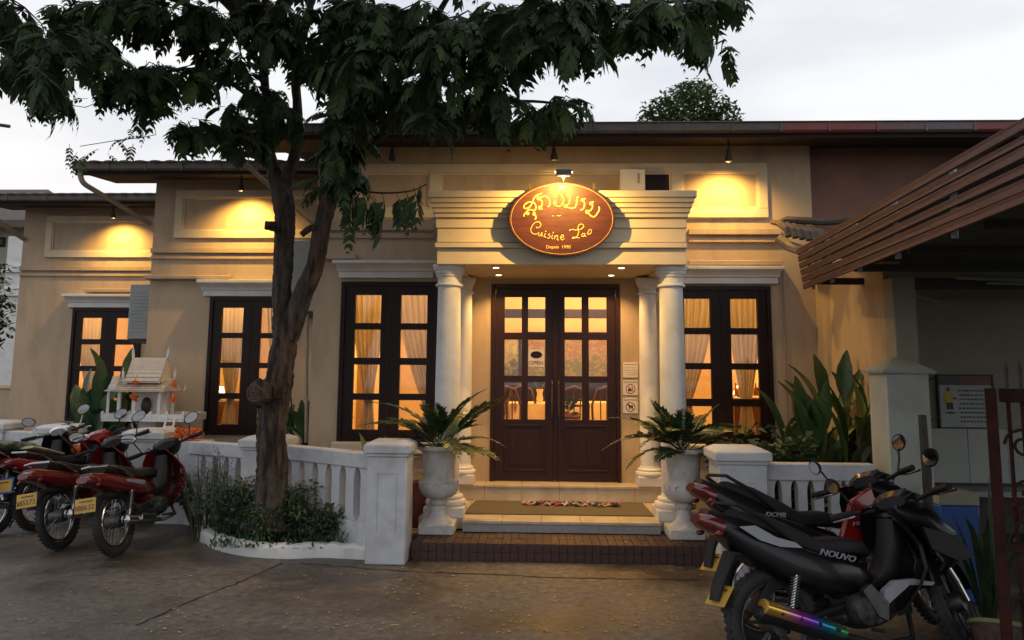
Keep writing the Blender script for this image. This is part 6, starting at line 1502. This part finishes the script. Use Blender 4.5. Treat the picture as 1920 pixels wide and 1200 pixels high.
    if S.get('plate'):
        Mp = Matrix.Translation((S.get('px', -.385), 0, .545+z_*S.get('pz', .8)-drop*.75)) @ Matrix.Rotation(R(-90), 4, 'Z') @ Matrix.Rotation(R(S.get('pt', 78)), 4, 'X')
        if S.get('plate_rim'): 
            m = MB().box(-.105, .105, -.075, .075, -.003, .001, Mp); B(m, 'plate_surround', S['plate_rim'])
        pl0 = B(MB().box(-.09, .09, -.058, .058, .0015, .004, Mp), 'number_plate', 'plate', bevel=.002)
        off = Mp @ Matrix.Translation((.022, -.018, .0045))
        if S['plate'] != 'x': text_obj(S['plate'], .058, M_['ink'], pl0, off, 'plate_number', world_co=False, depth=.0006)
        gm = MB()
        for gi, g_ in enumerate(S.get('lao', ('bo', 'ko'))):
            for P in GLY[g_]: gm.tube([Mp @ Vector((-.074+gi*.026+p[0]*.022, -.018+p[1]*.04, .005)) for p in P], .0028, 4)
        q = random.Random(len(S['plate'])); x = -.05
        while x < .05:
            w_ = q.uniform(.006, .012); gm.box(x, x+w_, .026, .038, .0042, .0052, Mp); x += w_+.004
        B(gm, 'plate_script', 'ink', pl0)
    # swing arm, chain case, shocks
    for s in (-1, 1):
        B(MB().tube([(0, s*.10, r), (.46, s*.075, .36)], [.02, .022], 8), 'swing_arm', 'black')
        sk = B(MB().tube([(.02, s*.125, r+.04), (.09, s*.125, .60)], [.015, .013], 10), 'shock_absorber', 'chrome')
        spg = MB(); pts = []
        for i in range(90):
            t = i/89; a = t*2*math.pi*11; c = Vector((.035+.05*t, s*.125, r+.10+.21*t)); pts.append(c+Vector((math.cos(a)*.026, math.sin(a)*.026, 0)))
        spg.tube(pts, .0045, 5, cap=False); B(spg, 'spring', S.get('spring', 'dullmetal'), sk)
    B(MB().loft([(-.02, r, .015, .045), (.2, r+.02, .015, .04), (.46, .34, .015, .05)], 10, 3), 'chain_case', 'black').location = (0, .07, 0)
    # engine
    eng = B(MB().loft([(.42, .34, .10, .09), (.52, .33, .125, .115), (.64, .33, .12, .11), (.72, .32, .09, .085), (.78, .33, .07, .065)], 16, 3), 'engine', 'engine')
    cyl = MB()
    for k in range(8): cyl.box(.74+k*.018, .748+k*.018, -.072, .072, .27, .41)
    cyl.box(.70, .90, -.045, .045, .29, .39); B(cyl, 'cylinder_fins', 'engine', eng)
    B(MB().lathe([(.02, -.165), (.07, -.16), (.085, -.135), (.095, -.10)], (.55, 0, .33), 22, 'Y'), 'clutch_cover', 'engine', eng)
    B(MB().tube([(.50, -.16, .235), (.50, -.26, .24)], .011, 8), 'foot_peg', 'tyre'); B(MB().tube([(.50, .16, .235), (.50, .26, .24)], .011, 8), 'foot_peg', 'tyre')
    B(MB().tube([(.5, .12, .22), (.42, .24, .0)], .010, 8), 'side_stand', 'black')
    B(MB().tube([(.28, -.13, .30), (.26, -.25, .33)], .010, 8), 'foot_peg', 'tyre')
    # exhaust
    if S['exhaust'] == 'chrome':
        ex = B(MB().tube([(.86, -.05, .30), (.80, -.12, .20), (.55, -.15, .19), (.36, -.155, .22), (.34, -.155, .225), (-.02, -.16, .29), (-.10, -.16, .305), (-.11, -.16, .306)], [.014, .014, .016, .020, .036, .042, .040, .02], 14), 'exhaust', 'chrome')
        B(MB().loft([(.30, .25, .006, .028), (.08, .29, .006, .028)], 8, 3), 'heat_shield', 'chrome', ex).location = (0, -.205, 0)
    else:
        m = bpy.data.materials.new('heat_tinted_steel'); m.use_nodes = True; N, L = m.node_tree.nodes, m.node_tree.links; b_ = N['Principled BSDF']; b_.inputs['Metallic'].default_value = .85; b_.inputs['Roughness'].default_value = .22
        t = N.new('ShaderNodeTexCoord'); sx = N.new('ShaderNodeSeparateXYZ'); L.new(t.outputs['Object'], sx.inputs[0]); mr = N.new('ShaderNodeMapRange'); L.new(sx.outputs['X'], mr.inputs[0]); mr.inputs[1].default_value = -.19; mr.inputs[2].default_value = .30
        rp = N.new('ShaderNodeValToRGB'); L.new(mr.outputs[0], rp.inputs[0]); e = rp.color_ramp.elements; e[0].color = (.9, .55, .12, 1); e[1].color = (.1, .5, .2, 1); e[0].position = .15; e[1].position = .9
        for ps, c_ in ((.38, (.6, .12, .6)), (.55, (.25, .12, .8)), (.68, (.03, .35, .7))): k_ = e.new(ps); k_.color = (*c_, 1)
        L.new(rp.outputs[0], b_.inputs['Base Color'])
        ex = B(MB().tube([(.86, -.05, .28), (.80, -.12, .16), (.55, -.15, .15), (.30, -.165, .22), (.28, -.165, .225), (-.13, -.17, .37), (-.20, -.17, .39), (-.215, -.17, .395)], [.014, .014, .018, .024, .045, .052, .048, .03], 16), 'exhaust', 'black')
        hs = MB().tube([(.28, -.195, .245), (.03, -.198, .335), (-.19, -.2, .412)], [.036, .046, .046], 14, flat=.8).build('heat_shield', m, ex, world_co=False)
        for k in range(4): B(MB().lathe([(.008, -.252), (.011, -.25), (.011, -.22)], (.22-.11*k, .008, .268+.037*k), 10, 'Y'), 'bolt', 'black', ex)
    S.get('extra', lambda *a: None)(root, B, Bs)
    return root
def base_at(u, Y): return Vector((X(u, 1040, Y), Y, 0))
red = dict(body='bikered', rim='wire', exhaust='chrome', badge=True, plate='8632', shiny_dash=True, low='bikered', drop=.075, group='parked motorbikes')
def ex_a(root, B, Bs):
    B(MB().loft([(.30, .64, .004, .022), (.02, .70, .004, .012)], 8, 3), 'side_stripe', 'silver').location = (0, -.129, -.0)
motorbike('dark red motorbike with yellow plate 8632, nearest of the red row', base_at(220, 6.79), R(88), R(9), R(28), dict(red, extra=ex_a))
motorbike('dark red motorbike with yellow plate 5573 standing second in the red row', base_at(114, 7.0), R(88), R(10), R(26), dict(red, plate='5573', badge=False, lao=('ho', 'ko')))
def ex_s(root, B, Bs):
    rg = MB().loft([(.30, .79, .10, .012), (.05, .86, .115, .014), (-.1, .90, .09, .012)], 12, 2.5); B(rg, 'seat_cloth', 'cloth')
motorbike('bright red scooter with blue edged plate behind the two dark red motorbikes', base_at(66, 7.75), R(82), R(8), R(20), dict(red, body='brightred', cowl='brightred', low='brightred', plate='x', plate_rim='blue', fender_body=True, badge=True, shiny_dash=True, extra=ex_s))
def ex_l(root, B, Bs):
    B(MB().loft([(.62, .74, .10, .03), (.42, .80, .16, .05), (.15, .84, .17, .06), (-.1, .86, .15, .05), (-.22, .82, .08, .03)], 16, 2.2), 'seat_cover', 'cover')
    B(MB().loft([(.80, .62, .14, .02), (.68, .64, .15, .06), (.58, .60, .12, .02)], 14, 2.4), 'side_guard', 'green')
    B(MB().sphere((.98, -.12, .72), .05, 10, 6), 'orange_lamp', 'orange')
motorbike('black motorbike with chrome bars and camouflage seat cover at the left edge', base_at(-20, 7.45), R(80), R(8), R(15), dict(body='blackgloss', rim='wire', exhaust='chrome', plate='x', lao=(), cowl='chrome', chrome_stalk=True, low='black', extra=ex_l, group='parked motorbikes'))
def decal(P, y, z, size, body_txt, B, root, pitch, x, dz=0):
    z += dz
    M2 = Matrix.Translation((x, y, z)) @ Matrix.Rotation(pitch, 4, 'Y') @ FRONT @ Matrix.Diagonal((1.35, 1, 1, 1)); text_obj(body_txt, size, M_['silver'], root, M2, 'decal_lettering', world_co=False, shear=.35, depth=.004)
def ex_n(root, B, Bs):
    B(MB().prism([(-.24, .865), (-.14, .865), (-.02, .80), (.10, .765), (.14, .735), (-.0, .75), (-.12, .79)], -.146, -.138, 'Y'), 'white_stripe', 'silver')
    decal(0, -.163, .685, .046, 'NOUVO', B, root, R(14), .34, -.07)
    B(MB().prism([(.62, .44), (.70, .50), (.84, .50), (.98, .46), (.96, .44), (.80, .46), (.70, .39), (.60, .33)], -.16, -.13, 'Y'), 'silver_side_trim', 'silver')
    B(MB().prism([(.46, .46), (.52, .50), (.62, .36), (.60, .27), (.54, .30)], -.18, -.15, 'Y'), 'silver_side_guard', 'dullmetal')
    B(MB().lathe([(.02, -.175), (.05, -.172), (.08, -.16), (.098, -.13), (.1, -.10)], (.50, 0, .335), 26, 'Y'), 'fan_cover', 'engine')
    B(MB().prism([(-.20, .30), (-.02, .56), (.10, .62), (.06, .52), (-.06, .42)], -.03, .03, 'Y'), 'mudguard_flap', 'black')
motorbike('black motorbike with a silver side stripe and rainbow tinted exhaust, nearest the camera', Vector((X(1460, 1170, 4.3), 4.3, 0)), R(21), R(9), R(32), dict(body='blackgloss', rim='cast', exhaust='rainbow', plate='x', px=-.31, pz=-.35, pt=52, lao=(), kick=.12, drop=.07, low='black', cowl='blackgloss', rail='black', spring='dullmetal', mroll=12, myaw=-42, extra=ex_n, fender_body=True, group='parked motorbikes'))
def ex_h(root, B, Bs):
    decal(0, -.160, .735, .038, 'DCMR', B, root, R(5), .06)
    B(MB().prism([(.42, .62), (.54, .83), (.70, .90), (.74, .72), (.70, .48), (.60, .44), (.58, .56)], -.28, -.245, 'Y'), 'red_side_panel', 'brightred', bevel=.008)
    decal(0, -.2845, .66, .036, 'HONDA', B, root, 0, .60)
motorbike('black motorbike with a bright red side panel behind the one with the rainbow exhaust', Vector((X(1434, 1100, 4.9), 4.9, 0)), R(20), R(9), R(30), dict(body='blackgloss', rim='wire', exhaust='chrome', plate='x', px=-.31, pz=-.3, pt=52, lao=(), kick=.15, drop=.03, low='black', cowl='blackgloss', rail='black', mroll=12, myaw=-42, extra=ex_h, group='parked motorbikes'))
